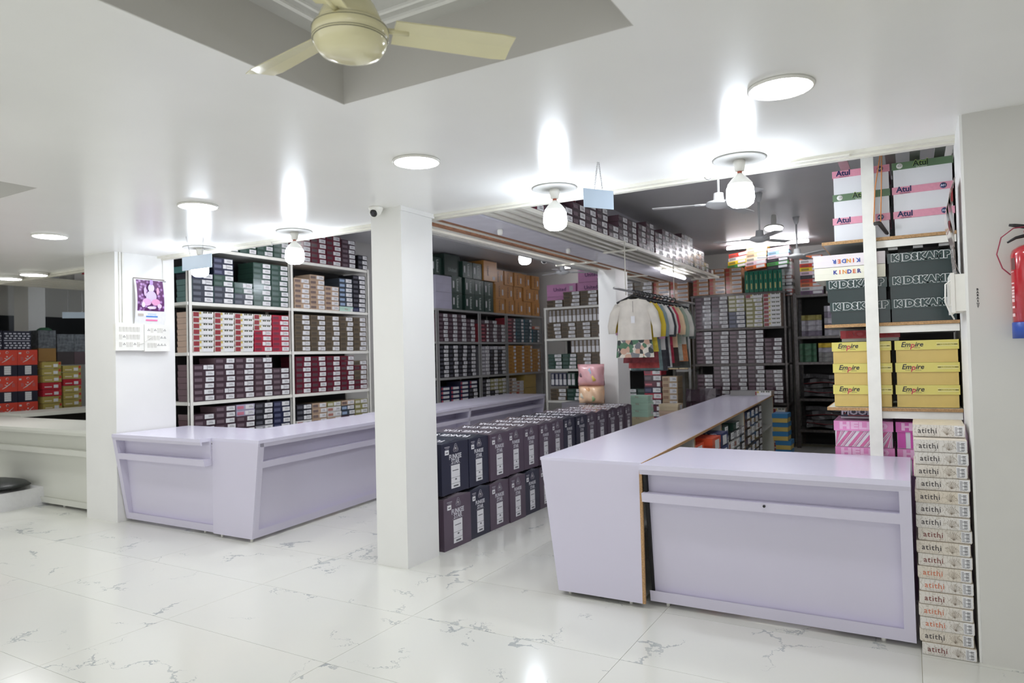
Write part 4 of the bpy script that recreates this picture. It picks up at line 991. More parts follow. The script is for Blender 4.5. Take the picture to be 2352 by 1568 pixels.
def hello(diag, lm):
    def f(w, h, z0):
        q = G(); q.text('HELLO', w * .5, (z0 + h) / 2, .056, cm((238, 190, 224)), bold=.0035, y=-.0012, sx=1.45, space=1.1)
        e = G(); n = 7
        if diag:
            for k in range(-2, n):
                for off, wd, c in ((0, .022, (208, 110, 160)), (.03, .005, (214, 120, 166)), (.04, .005, (190, 90, 150))):
                    x = .01 + k * .065 + off; hh = z0 - .003
                    xa, xb = max(x, .006), max(min(x + wd, w - .006), .006)
                    pts = []
                    def cl(px): return min(max(px, .007), w - .007)
                    e.add([(cl(x), .0045, .002), (cl(x + wd), .0045, .002), (cl(x + wd + .07), .0045, hh), (cl(x + .07), .0045, hh)], [(0, 1, 2, 3)], cm(c))
        else:
            for x0_, x1_ in ((.007, .05), (.075, .088), (.12, .16), (.2, .213), (.24, .3)):
                e.box(x0_, .0045, .002, x1_, .006, z0, cm((206, 84, 172)))
        return [('lettering', q), ('stripes', e)]
    return f
for k in range(3):
    for cxi, x0 in enumerate((-.425, -.092)):
        z = 1.035 - .0 - .155 * (2 - k) + .0 
        z = .985 - .165 + k * 0
        break
for k, z in enumerate((.675, .835, .995)):
    if k == 0: zz = .675
    for cxi, x0 in enumerate((-.432, -.094)):
        if k < 1: continue
        h = .158
        sbox(.325 if cxi == 0 else .32, h, .36, (222, 222, 228), (PKL, PKL2)[cxi] if k == 2 else PKL, .38, (x0 + (.004 if k == 1 else 0), 4.745, z - .005), 0,
             '%s lidded box with %s stripes, %s of the %s pair below the yellow boxes' % (('light pink', 'deep pink')[cxi] if k == 2 else 'pink', ('diagonal', 'upright')[cxi], ('', 'lower', 'upper')[k], ('left', 'right')[cxi]), hello(cxi == 0, None))
# low table the pink boxes rest on
tag(ob('crate', G().box(-.44, 4.75, 0, .24, 5.15, .829, cm((120, 90, 120)))), 'low plinth hidden under the pink boxes behind the front counter', 'crate')
def moon(w, h, z0):
    q = G(); q.text('MOON', w * .33, h * .5, .05, cm((200, 202, 212)), bold=.002, y=-.0014, sx=1.2); q.front(w * .02, h * .3, w * .09, h * .8, cm((200, 90, 90)), .0012)
    q.front(w * .14, h * .08, w * .75, h * .16, cm((170, 60, 70)), .0012); return [('lettering', q)]
sbox(.30, .055, .3, (34, 38, 66), (34, 38, 66), .5, (-.40, 4.86, 1.166 - .0), 0, 'dark navy box with white letters wedged under the lowest shelf board', moon, lid_over=.001)
sbox(.29, .012, .3, (190, 190, 196), (200, 200, 206), .5, (-.40, 4.86, 1.153), 0, 'thin white tray under the navy box', lambda w, h, z: [], lid_over=.001)

SR = 1.065      # the group was laid out for a plane nearer by; its true place is just behind the counter
for o in list(bpy.data.objects):
    if o in _before or o.parent is not None: continue
    o.location = (o.location.x * SR, o.location.y * SR, 1.6 + (o.location.z - 1.6) * SR); o.scale = (SR, SR, SR)
# ------------------------------------------------------------------ white patterned boxes stacked beside the front counter
def floral():
    m = bpy.data.materials.new('floral_print_card'); m.use_nodes = True
    nt = m.node_tree; b = nt.nodes['Principled BSDF']; N = nt.nodes.new; L = nt.links.new
    tc = N('ShaderNodeTexCoord'); wv = N('ShaderNodeTexWave'); wv.inputs['Scale'].default_value = 17; wv.inputs['Distortion'].default_value = 14; wv.inputs['Detail'].default_value = 3; wv.inputs['Detail Scale'].default_value = 1.6
    oi = N('ShaderNodeObjectInfo'); ad = N('ShaderNodeVectorMath'); ad.operation = 'ADD'; L(tc.outputs['Object'], ad.inputs[0]); 
    sc_ = N('ShaderNodeMath'); sc_.operation = 'MULTIPLY'; sc_.inputs[1].default_value = 9; L(oi.outputs['Random'], sc_.inputs[0]); L(sc_.outputs[0], ad.inputs[1])
    L(ad.outputs[0], wv.inputs['Vector'])
    cr = N('ShaderNodeValToRGB'); cr.color_ramp.elements[0].position = .0; cr.color_ramp.elements[0].color = lin((192, 186, 176)); cr.color_ramp.elements[1].position = .16; cr.color_ramp.elements[1].color = lin((218, 214, 208))
    L(wv.outputs['Fac'], cr.inputs['Fac'])
    mx = N('ShaderNodeMix'); mx.data_type = 'RGBA'; mx.blend_type = 'MULTIPLY'; mx.inputs['Factor'].default_value = 1
    L(cr.outputs[0], mx.inputs['A']); c2 = N('ShaderNodeValToRGB'); c2.color_ramp.elements[0].color = (1, 1, 1, 1); c2.color_ramp.elements[1].color = (.93, .86, .74, 1); c2.color_ramp.elements[0].position = .55
    L(oi.outputs['Random'], c2.inputs['Fac']); L(c2.outputs[0], mx.inputs['B'])
    L(mx.outputs['Result'], b.inputs['Base Color']); b.inputs['Roughness'].default_value = .35; b.inputs['Coat Weight'].default_value = .2
    return m
M_FLO = floral(); M_FLOT = mat('floral_box_top_cream', (222, 212, 196), .3, var=.08, scale=16)
aw, ah, ad_ = .236, .0645, .33
q = G(); q.box(.003, .004, .0005, aw - .003, ad_ - .003, ah * .6, M_FLO); q.box(0, 0, ah * .10, aw, ad_, ah - .0006, M_FLO); q.mi[7] = q.m(M_FLOT)
at_me = fixn(q.mesh('garment_box'))
q = G(); q.front(aw * .80, .006, aw * .985, ah - .004, M_PAPER, .001)
for k in range(8): q.front(aw * .815, .010 + k * .006, aw * (.86 if k % 3 else .94), .0125 + k * .006, cm((110, 110, 112)), .0014)
for k in range(5): q.front(aw * .89, .014 + k * .0085, aw * .955, .018 + k * .0085, cm((120, 120, 122)), .0014)
at_lb = fixn(q.mesh('paper_label'))
def at_text(rgb):
    q = G(); m = cm(rgb)
    q.text('atithi', aw * .285, ah * .5, .040, m, bold=.0003, y=-.0014, sx=.95, space=1.12)
    q.tube([(aw * .415, -.002, ah * .42), (aw * .43, -.002, ah * .20), (aw * .40, -.002, ah * .14)], .0008, m, 4)
    q.text('ETHNIC WEAR', aw * .27, ah * .16, .006, cm((180, 172, 166)), y=-.0014, space=1.4); return fixn(q.mesh('lettering'))
TD, TO, TR = at_text((64, 58, 60)), at_text((206, 122, 92)), at_text((124, 66, 62))
def at_leaf():
    q = G(); m = cm((186, 172, 156))
    for k in range(9):
        a = .35 + k * .27
        q.tube([(aw * .66, -.0012, ah * .2), (aw * .66 + .030 * math.cos(a), -.0012, ah * .2 + .040 * math.sin(a)), (aw * .66 + .036 * math.cos(a - .15), -.0012, ah * .2 + .026 * math.sin(a - .1))], .0006, m, 3)
    return fixn(q.mesh('leaf_print'))
AL = at_leaf()
at_x = [-.008, -.010, -.010, -.008, -.012, -.006, -.008, -.010, -.006, -.010, -.012, -.014, -.014, -.006, -.014, -.014, -.004, -.012]
zz = 0.001
rows = []
for k in range(17): rows.append(zz); zz += .0655
for k in range(17):
    i = 16 - k   # index from the top, among these
    tx = TR if k == 0 else (TO if k in (2, 3, 5, 6) else (TR if k in (4, 9, 7) else TD))
    o = ob('garment_box', at_me, None, (-.002 + R.uniform(-.006, .006), 4.185 + R.uniform(-.004, .006), rows[k]), (0, 0, R.uniform(-.012, .012)))
    ob('lettering', tx, o); ob('paper_label', at_lb, o); ob('leaf_print', AL, o)
    tag(o, 'white floral printed box beside the front counter, %s from the floor' % ORD[k], 'box')
o = ob('garment_box', at_me, None, (-.006, 4.30, zz + .001), (0, 0, -.012)); ob('lettering', TD, o); ob('paper_label', at_lb, o); ob('leaf_print', AL, o)
tag(o, 'cream floral garment box set back on the very top of its stack', 'box')

# ------------------------------------------------------------------ ceiling lights
def ring_lamp(x, y, z, r, label, group=None, thick=.012, name='ceiling_light', E=E_PANEL):
    t = thing(name, label, 'lamp', (x, y, z), 0, group)
    ob('rim', G().lathe([(r * .9, -.001), (r, -.001), (r, -thick), (r * .93, -thick - .002), (r * .92, -.002)], (0, 0, 0), M_WPLAST, 40), t)
    ob('diffuser', G().lathe([(0, -thick - .003), (r * .6, -thick - .0028), (r * .925, -thick + .001), (r * .925, -.0015), (0, -.0015)], (0, 0, 0), E, 40, smooth=False), t)
    return t
wl = ('nearest round ceiling light, above the front counter', 'round ceiling light in front of the central pillar', 'round ceiling light left of the hanging bulbs', 'round ceiling light before the wide left pillar')
for (x, lb) in zip((-.467, -2.513, -4.55, -6.62), wl): ring_lamp(x, 3.27, HC, .142, lb)
for k, x in enumerate((-9.33, -9.95)): ring_lamp(x, 4.42, HC, .15, 'surface mounted round light at the left edge, %s' % ('nearer the pillar', 'outermost one')[k], thick=.035)
for x, y, w_ in ((-8.7, 3.27, 'beyond the left edge'), (-3.5, .4, 'above and left of the camera'), (-.3, .2, 'just above the camera'), (-7.2, .2, 'far left of the camera')): ring_lamp(x, y, HC, .142, 'round ceiling light out of frame %s' % w_)
def bulb(x, y, z, label, s=1.0, plate=True, E=E_BULB):
    t = thing('hanging_bulb', label, 'lamp', (x, y, z))
    if plate: ob('ceiling_plate', G().lathe([(0, 0), (.155 * s, 0), (.16 * s, -.006), (.15 * s, -.010), (0, -.010)], (0, 0, 0), mat('plate_grey', (188, 188, 184), .5), 30), t)
    q = G(); q.lathe([(0, -.01), (.034 * s, -.01), (.036 * s, -.03 * s), (.027 * s, -.075 * s), (.018 * s, -.078 * s), (0, -.078 * s)], (0, 0, 0), M_WPLAST, 18); ob('holder', q, t)
    q = G(); q.lathe([(.014 * s, -.078 * s), (.014 * s, -.088 * s), (.016 * s, -.09 * s)], (0, 0, 0), cm((170, 90, 70)), 14); ob('cap', q, t)
    q = G(); q.lathe([(.014 * s, -.09 * s), (.022 * s, -.10 * s), (.05 * s, -.125 * s), (.074 * s, -.155 * s), (.0745 * s, -.17 * s)], (0, 0, 0), M_WPLAST, 24); ob('bulb_neck', q, t)
    q = G(); q.lathe([(.0745 * s, -.17 * s), (.080 * s, -.18 * s), (.084 * s, -.24 * s), (.076 * s, -.275 * s), (.05 * s, -.295 * s), (0, -.30 * s)], (0, 0, 0), E, 24); ob('bulb_diffuser', q, t)
bulb(-.875, 4.36, HC, 'lit bulb hanging above the front counter')
bulb(-2.135, 4.35, HC, 'lit bulb between the central pillar and the hanging sign')
bulb(-4.785, 4.41, HC, 'lit bulb left of the central pillar')
bulb(-6.19, 4.46, HC, 'lit bulb behind the left blank sign')
bulb(-4.58, 8.35, 3.16, 'small lit bulb deep in the middle bay', 1.0, plate=False)
ob('cable', G().tube([(-4.58, 8.35, 3.55), (-4.58, 8.35, 3.15)], .008, M_WPLAST, 6), None); tag(bpy.data.objects['cable'], 'thin white cable holding the deep middle bay bulb', 'cable')
bulb(-11.6, 7.0, 2.95, 'lit bulb cut off by the wide left pillar', 1.0, plate=False)
tag(ob('cable', G().tube([(-11.6, 7.0, 3.2), (-11.6, 7.0, 2.94)], .008, M_WPLAST, 6), None), 'thin white cable holding the far left bulb', 'cable')
ring_lamp(-5.9, 8.05, 3.55, .15, 'round ceiling light half hidden by the central pillar', thick=.02)
t = ring_lamp(-1.49, 9.45, 3.20, .12, 'round lamp on a holder under the grey ceiling', thick=.02)
ob('holder', G().lathe([(.03, 0), (.035, .1), (.03, .16)], (0, 0, 0), M_WPLAST, 14), t)
t.rotation_euler = (-.2, 0, 0); t.location.z = 3.19
def tube(p0, p1, label, r=.022):
    t = thing('tube_light', label, 'lamp', (0, 0, 0))
    ob('glass_tube', G().tube([p0, p1], r, E_TUBE, 10), t)
    d = Vector(p1) - Vector(p0); q = G(); a, b = Vector(p0), Vector(p1); u = Vector((0, 0, r + .012))
    q.tube([a + u, b + u], .016, M_WPLAST, 6); ob('batten', q, t)
tube((-2.60, 11.75, 3.30), (-1.34, 11.75, 3.30), 'long lit tube light under the grey ceiling at the rear')
tube((-2.99, 9.45, 2.735), (-2.99, 10.55, 2.735), 'lit tube light under the slatted loft near the garments')
tube((-6.55, 13.6, 3.50), (-5.6, 13.6, 3.50), 'small lit tube light at the rear of the middle bay')
for x, y, z, w_ in ((-6.2, 5.9, 3.55, 'over the aisle before the left rack'), (-4.5, 5.7, 3.55, 'over the middle bay near its front'), (-1.0, 5.7, 3.36, 'over the right bay near the front counter'), (-4.3, 7.4, 3.55, 'over the middle bay beside the beam')):
    ring_lamp(x, y, z, .15, 'unseen fill light added above the low ceiling, %s' % w_, thick=.02, E=E_FILL)  # unseen lamps added to brighten the racks behind the ceiling edge
# ------------------------------------------------------------------ fans
def fan(x, y, zc, zb, r, label, m, ang, big=False):
    t = thing('ceiling_fan', label, 'fan', (x, y, 0))
    s = 1.25 if big else 1.0
    if big:
        q = G(); q.lathe([(0, zb - .050), (.06, zb - .049), (.098, zb - .036), (.113, zb - .016), (.116, zb - .006), (.118, zb - .002), (.118, zb + .002), (.122, zb + .004), (.122, zb + .036), (.119, zb + .046), (.105, zb + .056), (.04, zb + .06), (0, zb + .06)], (0, 0, 0), m, 40)
        ob('motor_housing', q, t)
        q = G()
        for zz, rr in ((zb + .0012, .1195), (zb + .006, .1225), (zb + .038, .1222)):
            q.lathe([(rr, zz - .0008), (rr + .0006, zz), (rr, zz + .0008)], (0, 0, 0), M_BLACK, 40)
        ob('pinstripe', q, t)
    else:
        q = G(); q.lathe([(0, zb - .035), (.05, zb - .03), (.105, zb - .005), (.11, zb + .01), (.10, zb + .025), (.045, zb + .04), (.04, zb + .10), (.02, zb + .105)], (0, 0, 0), m, 24); ob('motor_housing', q, t)
    q = G(); q.tube([(0, 0, zb + .05), (0, 0, zc - .01)], .011 if not big else .016, m, 10); ob('downrod', q, t)
    q = G(); q.lathe([(.018, zc - .10), (.03, zc - .07), (.045, zc - .001), (0, zc - .001)] if not big else [(.104, zb + .05), (.100, zb + .075), (.085, zb + .11), (.06, zb + .15), (.03, zb + .19), (.016, zb + .20)], (0, 0, 0), m, 20); ob('canopy', q, t)
    for k in range(3):
        a = math.radians(ang + 120 * k); c, q_ = math.cos(a), math.sin(a)
        b = G(); w0, w1 = (.052, .066) if big else (.045, .055); n = 8; r0 = .15 if not big else .14
        top = []; 
        for i in range(n + 1):
            f = i / n; rr = r0 + (r - r0) * f; ww = w0 + (w1 - w0) * f
            if i == n: ww *= .86
            zt_ = .014 * (1 if True else 0)
            zq = zb + (.045 if big else 0); tl = 1.0 if big else .25; top.append([(rr, -ww, zq + .010 + .012 * tl), (rr, 0, zq + .012), (rr, ww, zq + .010 - .016 * tl)])
        vs = []; 
        for th in (0, -.004):
            for row in top:
                for p in row: vs.append((p[0] * c - p[1] * q_, p[0] * q_ + p[1] * c, p[2] + th))
        fs = []; K = (n + 1) * 3
        for i in range(n):
            for j in range(2):
                f_ = (i * 3 + j, (i + 1) * 3 + j, (i + 1) * 3 + j + 1, i * 3 + j + 1); fs.append(f_); fs.append(tuple(K + v for v in reversed(f_)))
        for i in range(n):
            for j in (0, 2): fs.append((i * 3 + j, (i + 1) * 3 + j, K + (i + 1) * 3 + j, K + i * 3 + j))
        for i in (0, n):
            for j in range(2): fs.append((i * 3 + j, i * 3 + j + 1, K + i * 3 + j + 1, K + i * 3 + j))
        b.add(vs, fs, m, False); ob('blade', b, t)
        ar = G(); zq = zb + (.045 if big else 0); ar.tube([(c * .10, q_ * .10, zq + .008), (c * (r0 + .05), q_ * (r0 + .05), zq + .010)], .010, m, 8); ob('blade_arm', ar, t)
fan(-1.535, 1.665, 3.03, 2.625, .55, 'cream ceiling fan in the square ceiling recess overhead', M_FAN, 50, big=True)
fan(-1.385, 6.0, 3.36, 2.85, .56, 'white ceiling fan nearest under the grey ceiling', M_FANW, 195)
fan(-1.43, 8.1, 3.36, 2.84, .50, 'white ceiling fan beside the round lamp on a holder', M_FANW, 62)
fan(-1.27, 9.85, 3.36, 2.83, .50, 'farthest white ceiling fan before the long tube light', M_FANW, 80)
fan(-4.85, 10.1, 3.55, 2.93, .45, 'small white ceiling fan in the middle bay above pink cartons', M_FANW, 40)
# ------------------------------------------------------------------ CCTV cameras, holders, signs
def cctv(x, y, z, s, label, look):
    t = thing('security_camera', label, 'camera', (x, y, z))
    q = G(); q.lathe([(0, 0), (.052 * s, 0), (.054 * s, -.012 * s), (.045 * s, -.03 * s), (.032 * s, -.05 * s), (0, -.05 * s)], (0, 0, 0), M_WPLAST, 24); ob('mount', q, t)
    d = Vector(look).normalized(); a = Vector((0, 0, -.035 * s)); q = G()
    q.tube([a - d * .03 * s, a + d * .035 * s], [.03 * s, .036 * s], M_WPLAST, 18); ob('housing', q, t)
    q = G(); q.tube([a + d * .034 * s, a + d * .042 * s], [.029 * s, .026 * s], M_BLACK, 18); ob('lens', q, t)
    q = G(); q.tube([a + d * .042 * s, a + d * .043 * s], .011 * s, cm((50, 52, 60), .1), 12); ob('lens', q, t)
cctv(-3.545, 4.09, HC, 1.05, 'white dome security camera at the top of the central pillar', (.15, -1, -.45))
cctv(-4.66, 9.1, 3.05, 1.2, 'white dome security camera in the middle bay beside the small fan', (.3, -1, -.6))
tag(ob('camera_bracket', G().tube([(-4.66, 9.1, 3.55), (-4.66, 9.1, 3.04)], .015, M_WPLAST, 8)), 'white drop bracket of the middle bay security camera', 'bracket')
for y, w in ((5.52, 'nearer'), (7.0, 'farther')):
    tag(ob('bulb_holder', G().lathe([(0, 0), (.022, 0), (.027, -.012), (.024, -.045), (.016, -.055), (0, -.055)], (-3.285, y, 2.785), M_WPLAST, 16)), 'empty white bulb holder under the ceiling beam, %s one' % w, 'holder')
def sign(cx, y, z0, w, h, label, rz, top, chains):
    t = thing('hanging_sign', label, 'sign', (cx, y, z0), rz)
    q = G(); q.box(-w / 2, -.002, -h, w / 2, .002, 0, M_SIGN); ob('board', q, t)
    for cxx, tx in chains:
        c = G(); n = 12
        for k in range(n):
            f = (k + .5) / n; x = cxx + (tx - cxx) * f; zz = (top - z0) * f; hl = (top - z0) / n * .62
            if k % 2: pts = [(x + .004 * math.cos(a), 0, zz + hl * math.sin(a)) for a in [2 * PI * j / 8 for j in range(9)]]
            else: pts = [(x, .004 * math.cos(a), zz + hl * math.sin(a)) for a in [2 * PI * j / 8 for j in range(9)]]
            c.tube(pts, .0013, M_METAL, 4)
        ob('chain', c, t)
sign(-1.625, 3.92, 2.605, .22, .115, 'small pale blue blank sign hanging on a chain right of a bulb', 1.0, HC, ((-.03, .0), (.03, .008)))
sign(-5.595, 4.0, 2.585, .42, .125, 'wide pale blue blank sign hanging on two chains at left', 0, HC, ((-.09, -.15), (.08, .10)))
# extra hooks on the trim
for x in (-5.3, -1.15): tag(ob('hook', G().tube([(x, YE + .0, HC - .022), (x + .01, YE - .01, HC - .035), (x + .03, YE - .01, HC - .045), (x + .045, YE - .01, HC - .035)], .003, M_METAL, 5)), 'thin bent wire hook on the ceiling edge %s' % ('left of the central pillar' if x < -3 else 'near the front counter bulb'), 'hook')
# ------------------------------------------------------------------ left pillar: calendar and switchboards
t = thing('wall_calendar', 'purple and white picture calendar hanging on the wide left pillar', 'calendar', (-7.055, 4.29, 2.02), PI / 2)
W_, H_ = .34, .50
q = G(); n = 8
for i in range(n):
    a0, a1 = i / n, (i + 1) / n; b0, b1 = -.012 - .05 * (1 - a0) * 0 - .03 * math.sin(a0 * PI), -.012 - .03 * math.sin(a1 * PI)
    q.hexa([(0, b0, H_ * a0), (W_, b0, H_ * a0), (W_, b0 + .0015, H_ * a0), (0, b0 + .0015, H_ * a0), (0, b1, H_ * a1), (W_, b1, H_ * a1), (W_, b1 + .0015, H_ * a1), (0, b1 + .0015, H_ * a1)], M_PAPER)
ob('sheet', q, t)
def pic():
    m = bpy.data.materials.new('calendar_picture_print'); m.use_nodes = True
    nt = m.node_tree; b = nt.nodes['Principled BSDF']; N = nt.nodes.new; L = nt.links.new
    tc = N('ShaderNodeTexCoord'); v = N('ShaderNodeTexVoronoi'); v.inputs['Scale'].default_value = 26; L(tc.outputs['Object'], v.inputs['Vector'])
    cr = N('ShaderNodeValToRGB'); e = cr.color_ramp.elements; e[0].color = lin((190, 150, 206)); e[1].color = lin((92, 44, 96)); e[0].position = .1; e[1].position = .5
    L(v.outputs['Distance'], cr.inputs['Fac']); L(cr.outputs[0], b.inputs['Base Color']); b.inputs['Roughness'].default_value = .3; return m
MP = pic(); q = G(); z0, z1 = .155, .485
for i in range(6):
    a0, a1 = z0 + (z1 - z0) * i / 6, z0 + (z1 - z0) * (i + 1) / 6; f = lambda a: -.0135 - .03 * math.sin(a / H_ * PI)
    q.hexa([(.02, f(a0), a0), (W_ - .02, f(a0), a0), (W_ - .02, f(a0) + .001, a0), (.02, f(a0) + .001, a0), (.02, f(a1), a1), (W_ - .02, f(a1), a1), (W_ - .02, f(a1) + .001, a1), (.02, f(a1) + .001, a1)], MP)
ob('picture', q, t)
q = G()
for (cx, cz, rx, rz_, c) in ((.17, .40, .035, .045, (206, 196, 226)), (.17, .31, .06, .06, (196, 180, 216)), (.12, .25, .05, .04, (206, 160, 200)), (.22, .25, .05, .035, (216, 150, 190)), (.17, .46, .02, .03, (180, 150, 206)), (.08, .22, .02, .03, (214, 200, 226)), (.26, .21, .025, .025, (214, 190, 216)), (.10, .36, .015, .05, (196, 170, 206)), (.24, .37, .015, .04, (214, 160, 190)), (.17, .19, .05, .015, (214, 200, 220))):
    yo_ = globals().get('yo_', -.046) - .0008
    q.add([(cx + rx * math.cos(2 * PI * k / 14), yo_, cz + rz_ * math.sin(2 * PI * k / 14)) for k in range(14)], [tuple(range(14))], cm(c))
ob('seated_figure_print', q, t)
q = G(); q.box(.12, -.030, .09, .25, -.028, .105, cm((70, 130, 200))); q.box(.12, -.026, .05, .25, -.024, .066, cm((226, 110, 160)))
q.text('allypop', .185, .125, .035, cm((150, 190, 220)), y=-.034); q.box(.03, -.034, .10, .09, -.032, .125, cm((180, 170, 160))); ob('lettering', q, t)
ob('top_bar', G().box(-.003, -.015, H_ - .006, W_ + .003, -.008, H_ + .004, cm((120, 110, 100))), t)
ob('nail', G().box(W_ * .95, -.02, H_ - .02, W_ * 1.05, 0, H_ - .01, M_METAL), t)
def swb(u, z, w, h, label, rows):
    t = thing('switchboard', label, 'switchboard', (-7.06, u, z), PI / 2)
    q = G(); q.box(.006, -.04, .006, w - .006, 0, h - .006, M_WPLAST); ob('back_box', q, t)
    q = G(); q.box(0, -.055, 0, w, -.04, h, M_WPLAST); ob('face_plate', q, t)
    for r in range(3):
        for c in range(6):
            cx, cz = w * (.17 + .125 * c), h * (.22 + .28 * r)
            ch = rows[r][c]
            if ch == 's':
                b = G(); b.hexa([(cx - .014, -.056, cz - .025), (cx + .014, -.056, cz - .025), (cx + .014, -.052, cz - .025), (cx - .014, -.052, cz - .025), (cx - .014, -.062, cz + .025), (cx + .014, -.062, cz + .025), (cx + .014, -.052, cz + .025), (cx - .014, -.052, cz + .025)], mat('switch_off_white', (216, 214, 206), .3)); ob('switch', b, t)
            elif ch == 'k':
                b = G()
                for dx, dz in ((-.008, 0), (.008, 0), (0, .012)): b.lathe([(.0045, -.0565), (.0045, -.05)], (cx + dx, 0, cz + dz), M_BLACK, 8, 'y')
                ob('socket', b, t)
swb(4.07, 1.755, .30, .28, 'left half of the white switchboard pair below the calendar', ('skssks', 'skssss', 'ssssss'))
swb(4.375, 1.745, .29, .285, 'right half of the white switchboard pair below the calendar', ('ssskkk', 'sssskk', 'kskssk'))
tag(ob('cable', G().tube([(-7.02, 4.25, 1.80), (-6.99, 4.35, 1.83), (-7.0, 4.45, 1.90), (-7.03, 4.62, 2.0), (-7.05, 4.62, 2.77)], .003, M_WPLAST, 5)), 'thin white wire looping over the switchboards', 'cable')
# ------------------------------------------------------------------ right wall: switch box, magazines, writing, extinguisher
t = thing('switchboard', 'white switch box on the narrow wall edge beside the dark green boxes', 'switchboard', (.25, 4.215, 1.775), 0)
ob('back_box', G().box(-.045, 0, 0, 0, .30, .19, M_WPLAST), t)
ob('face_plate', G().box(-.062, -.005, -.008, -.045, .31, .198, M_WPLAST), t)
q = G()
for k in range(4): q.box(-.068, .03 + k * .065, .03, -.062, .07 + k * .065, .16, mat('switch_off_white', (216, 214, 206), .3))
ob('switch', q, t)
q = G(); q.tube([(-.06, .02, .16), (-.085, .0, .14), (-.088, 0, .05), (-.07, .02, .0), (-.05, .04, -.04)], .004, M_WPLAST, 6); ob('cord', q, t)
t = thing('wall_calendar', 'curled glossy calendar pages hanging edge-on beside the shoe boxes', 'calendar', (.25, 4.24, 1.95), 0)
q = G(); n = 10; mg = mat('magazine_gloss', (190, 176, 170), .15, var=.35, scale=14, coat=.5)
for s_ in range(3):
    for i in range(n):
        a0, a1 = i / n, (i + 1) / n
        fx = lambda a: -.012 - s_ * .006 - .035 * math.sin(a * PI * .9) - .012 * math.sin(a * 9 + s_)
        z = lambda a: .52 * a
        q.hexa([(fx(a0), 0, z(a0)), (fx(a0) + .001, 0, z(a0)), (fx(a0) + .001, .26, z(a0)), (fx(a0), .26, z(a0)), (fx(a1), 0, z(a1)), (fx(a1) + .001, 0, z(a1)), (fx(a1) + .001, .26, z(a1)), (fx(a1), .26, z(a1))], mg)
ob('pages', q, t)
ob('printed_patch', G().box(-.045, .02, .40, -.035, .2, .47, cm((176, 60, 70), .2)), t); ob('printed_patch', G().box(-.06, .02, .25, -.052, .2, .30, cm((176, 80, 90), .2)), t)
t = thing('wall_writing', 'small black handwritten capitals running down the wall edge', 'writing', (.30, 4.188, 1.79))
for k, ch in enumerate('BABASUT'):
    q = G(); q.text(ch, 0, .088 - k * .0145, .0145, M_BLACK, y=-.0008, bold=.0006); ob('lettering', q, t)
t = thing('fire_extinguisher', 'red fire extinguisher with blue base at the right edge', 'extinguisher', (.515, 4.10, 1.625))
q = G(); rr = .085; RED = mat('extinguisher_red', (176, 28, 40), .15, var=.05, coat=.6)
q.lathe([(0, .005), (rr, .005), (rr, .40), (.078, .425), (.05, .445), (.02, .452), (0, .452)], (0, 0, 0), RED, 36); ob('cylinder', q, t)
q = G(); q.lathe([(0, 0), (.088, 0), (.088, .075), (.0855, .078), (0, .078)], (0, 0, 0), mat('extinguisher_blue_base', (44, 76, 160), .35), 36); ob('base', q, t)
ob('valve', G().lathe([(.016, .45), (.016, .50), (.022, .51), (.012, .53), (0, .53)], (0, 0, 0), M_METAL, 14), t)
q = G(); q.tube([(.06, 0, .53), (0, 0, .53), (-.06, 0, .545), (-.085, 0, .55)], [.012, .012, .009, .006], M_BLACK, 8); q.tube([(.05, 0, .50), (0, 0, .497), (-.06, -.005, .485), (-.095, -.005, .465)], [.010, .010, .007, .005], M_BLACK, 8); ob('handle', q, t)
q = G(); q.tube([(.0, -.01, .535), (-.07, -.02, .53), (-.12, -.02, .49), (-.14, -.02, .41), (-.12, -.03, .34), (-.09, -.04, .305)], .003, cm((150, 44, 70)), 6); q.tube([(0, -.02, .535), (-.03, -.03, .51), (-.02, -.03, .47), (.02, -.03, .45)], .003, cm((150, 44, 70)), 6); ob('strap', q, t)
q = G(); q.box(-.01, -.02, .515, .05, -.012, .525, cm((220, 180, 50))); ob('safety_pin', q, t)
def curved(a0, a1, z0, z1, r, m):
    q = G(); n = 6; vs = []
    for i in range(n + 1):
        a = a0 + (a1 - a0) * i / n
        for z in (z0, z1): vs.append((r * math.sin(a), -r * math.cos(a), z))
    q.add(vs, [(2 * i, 2 * i + 2, 2 * i + 3, 2 * i + 1) for i in range(n)], m, True); return q
ob('label_patch', curved(-1.35, -1.0, .33, .385, .0862, cm((110, 70, 66))), t)
for k, (z0, z1) in enumerate(((.318, .322), (.262, .268), (.24, .25), (.225, .235), (.21, .222), (.195, .207), (.175, .19), (.145, .155), (.105, .12))):
    ob('label_line', curved(-1.4, -1.12, z0, z1, .0862, cm((222, 190, 190))), t)
# dark floor item and white box at left edge
t = thing('carton', 'white carton with black print on the floor at the left edge', 'carton', (-9.75, 3.68, 0), .12)
ob('box_body', G().box(0, 0, 0, .95, .6, .205, M_PAPER), t)
ob('printed_band', G().box(.2, -.002, .15, .8, 0, .165, M_BLACK), t); ob('printed_band', G().box(.3, -.002, .182, .75, 0, .188, M_BLACK), t)
q = G(); n = 10; vs = []
q.lathe([(0, 0), (.30, .015), (.44, .04), (.38, .075), (.2, .105), (0, .11)], (-9.25, 3.95, .212), mat('black_rubber_seat', (28, 32, 32), .4), 20); q.moved(lambda x, y, z: (-9.25 + (x + 9.25) * 1.1, 3.95 + (y - 3.95) * .7, z))
tag(ob('bag', q), 'black pointed cloth bag on the white carton at left', 'bag')
q = G(); q.lathe([(0, 0), (.09, .03), (.11, .08), (.06, .14), (0, .15)], (-9.42, 3.95, .325), mat('black_rubber_seat', (28, 32, 32), .4), 14); tag(ob('bag', q), 'small black bundle resting on the pointed bag', 'bag')
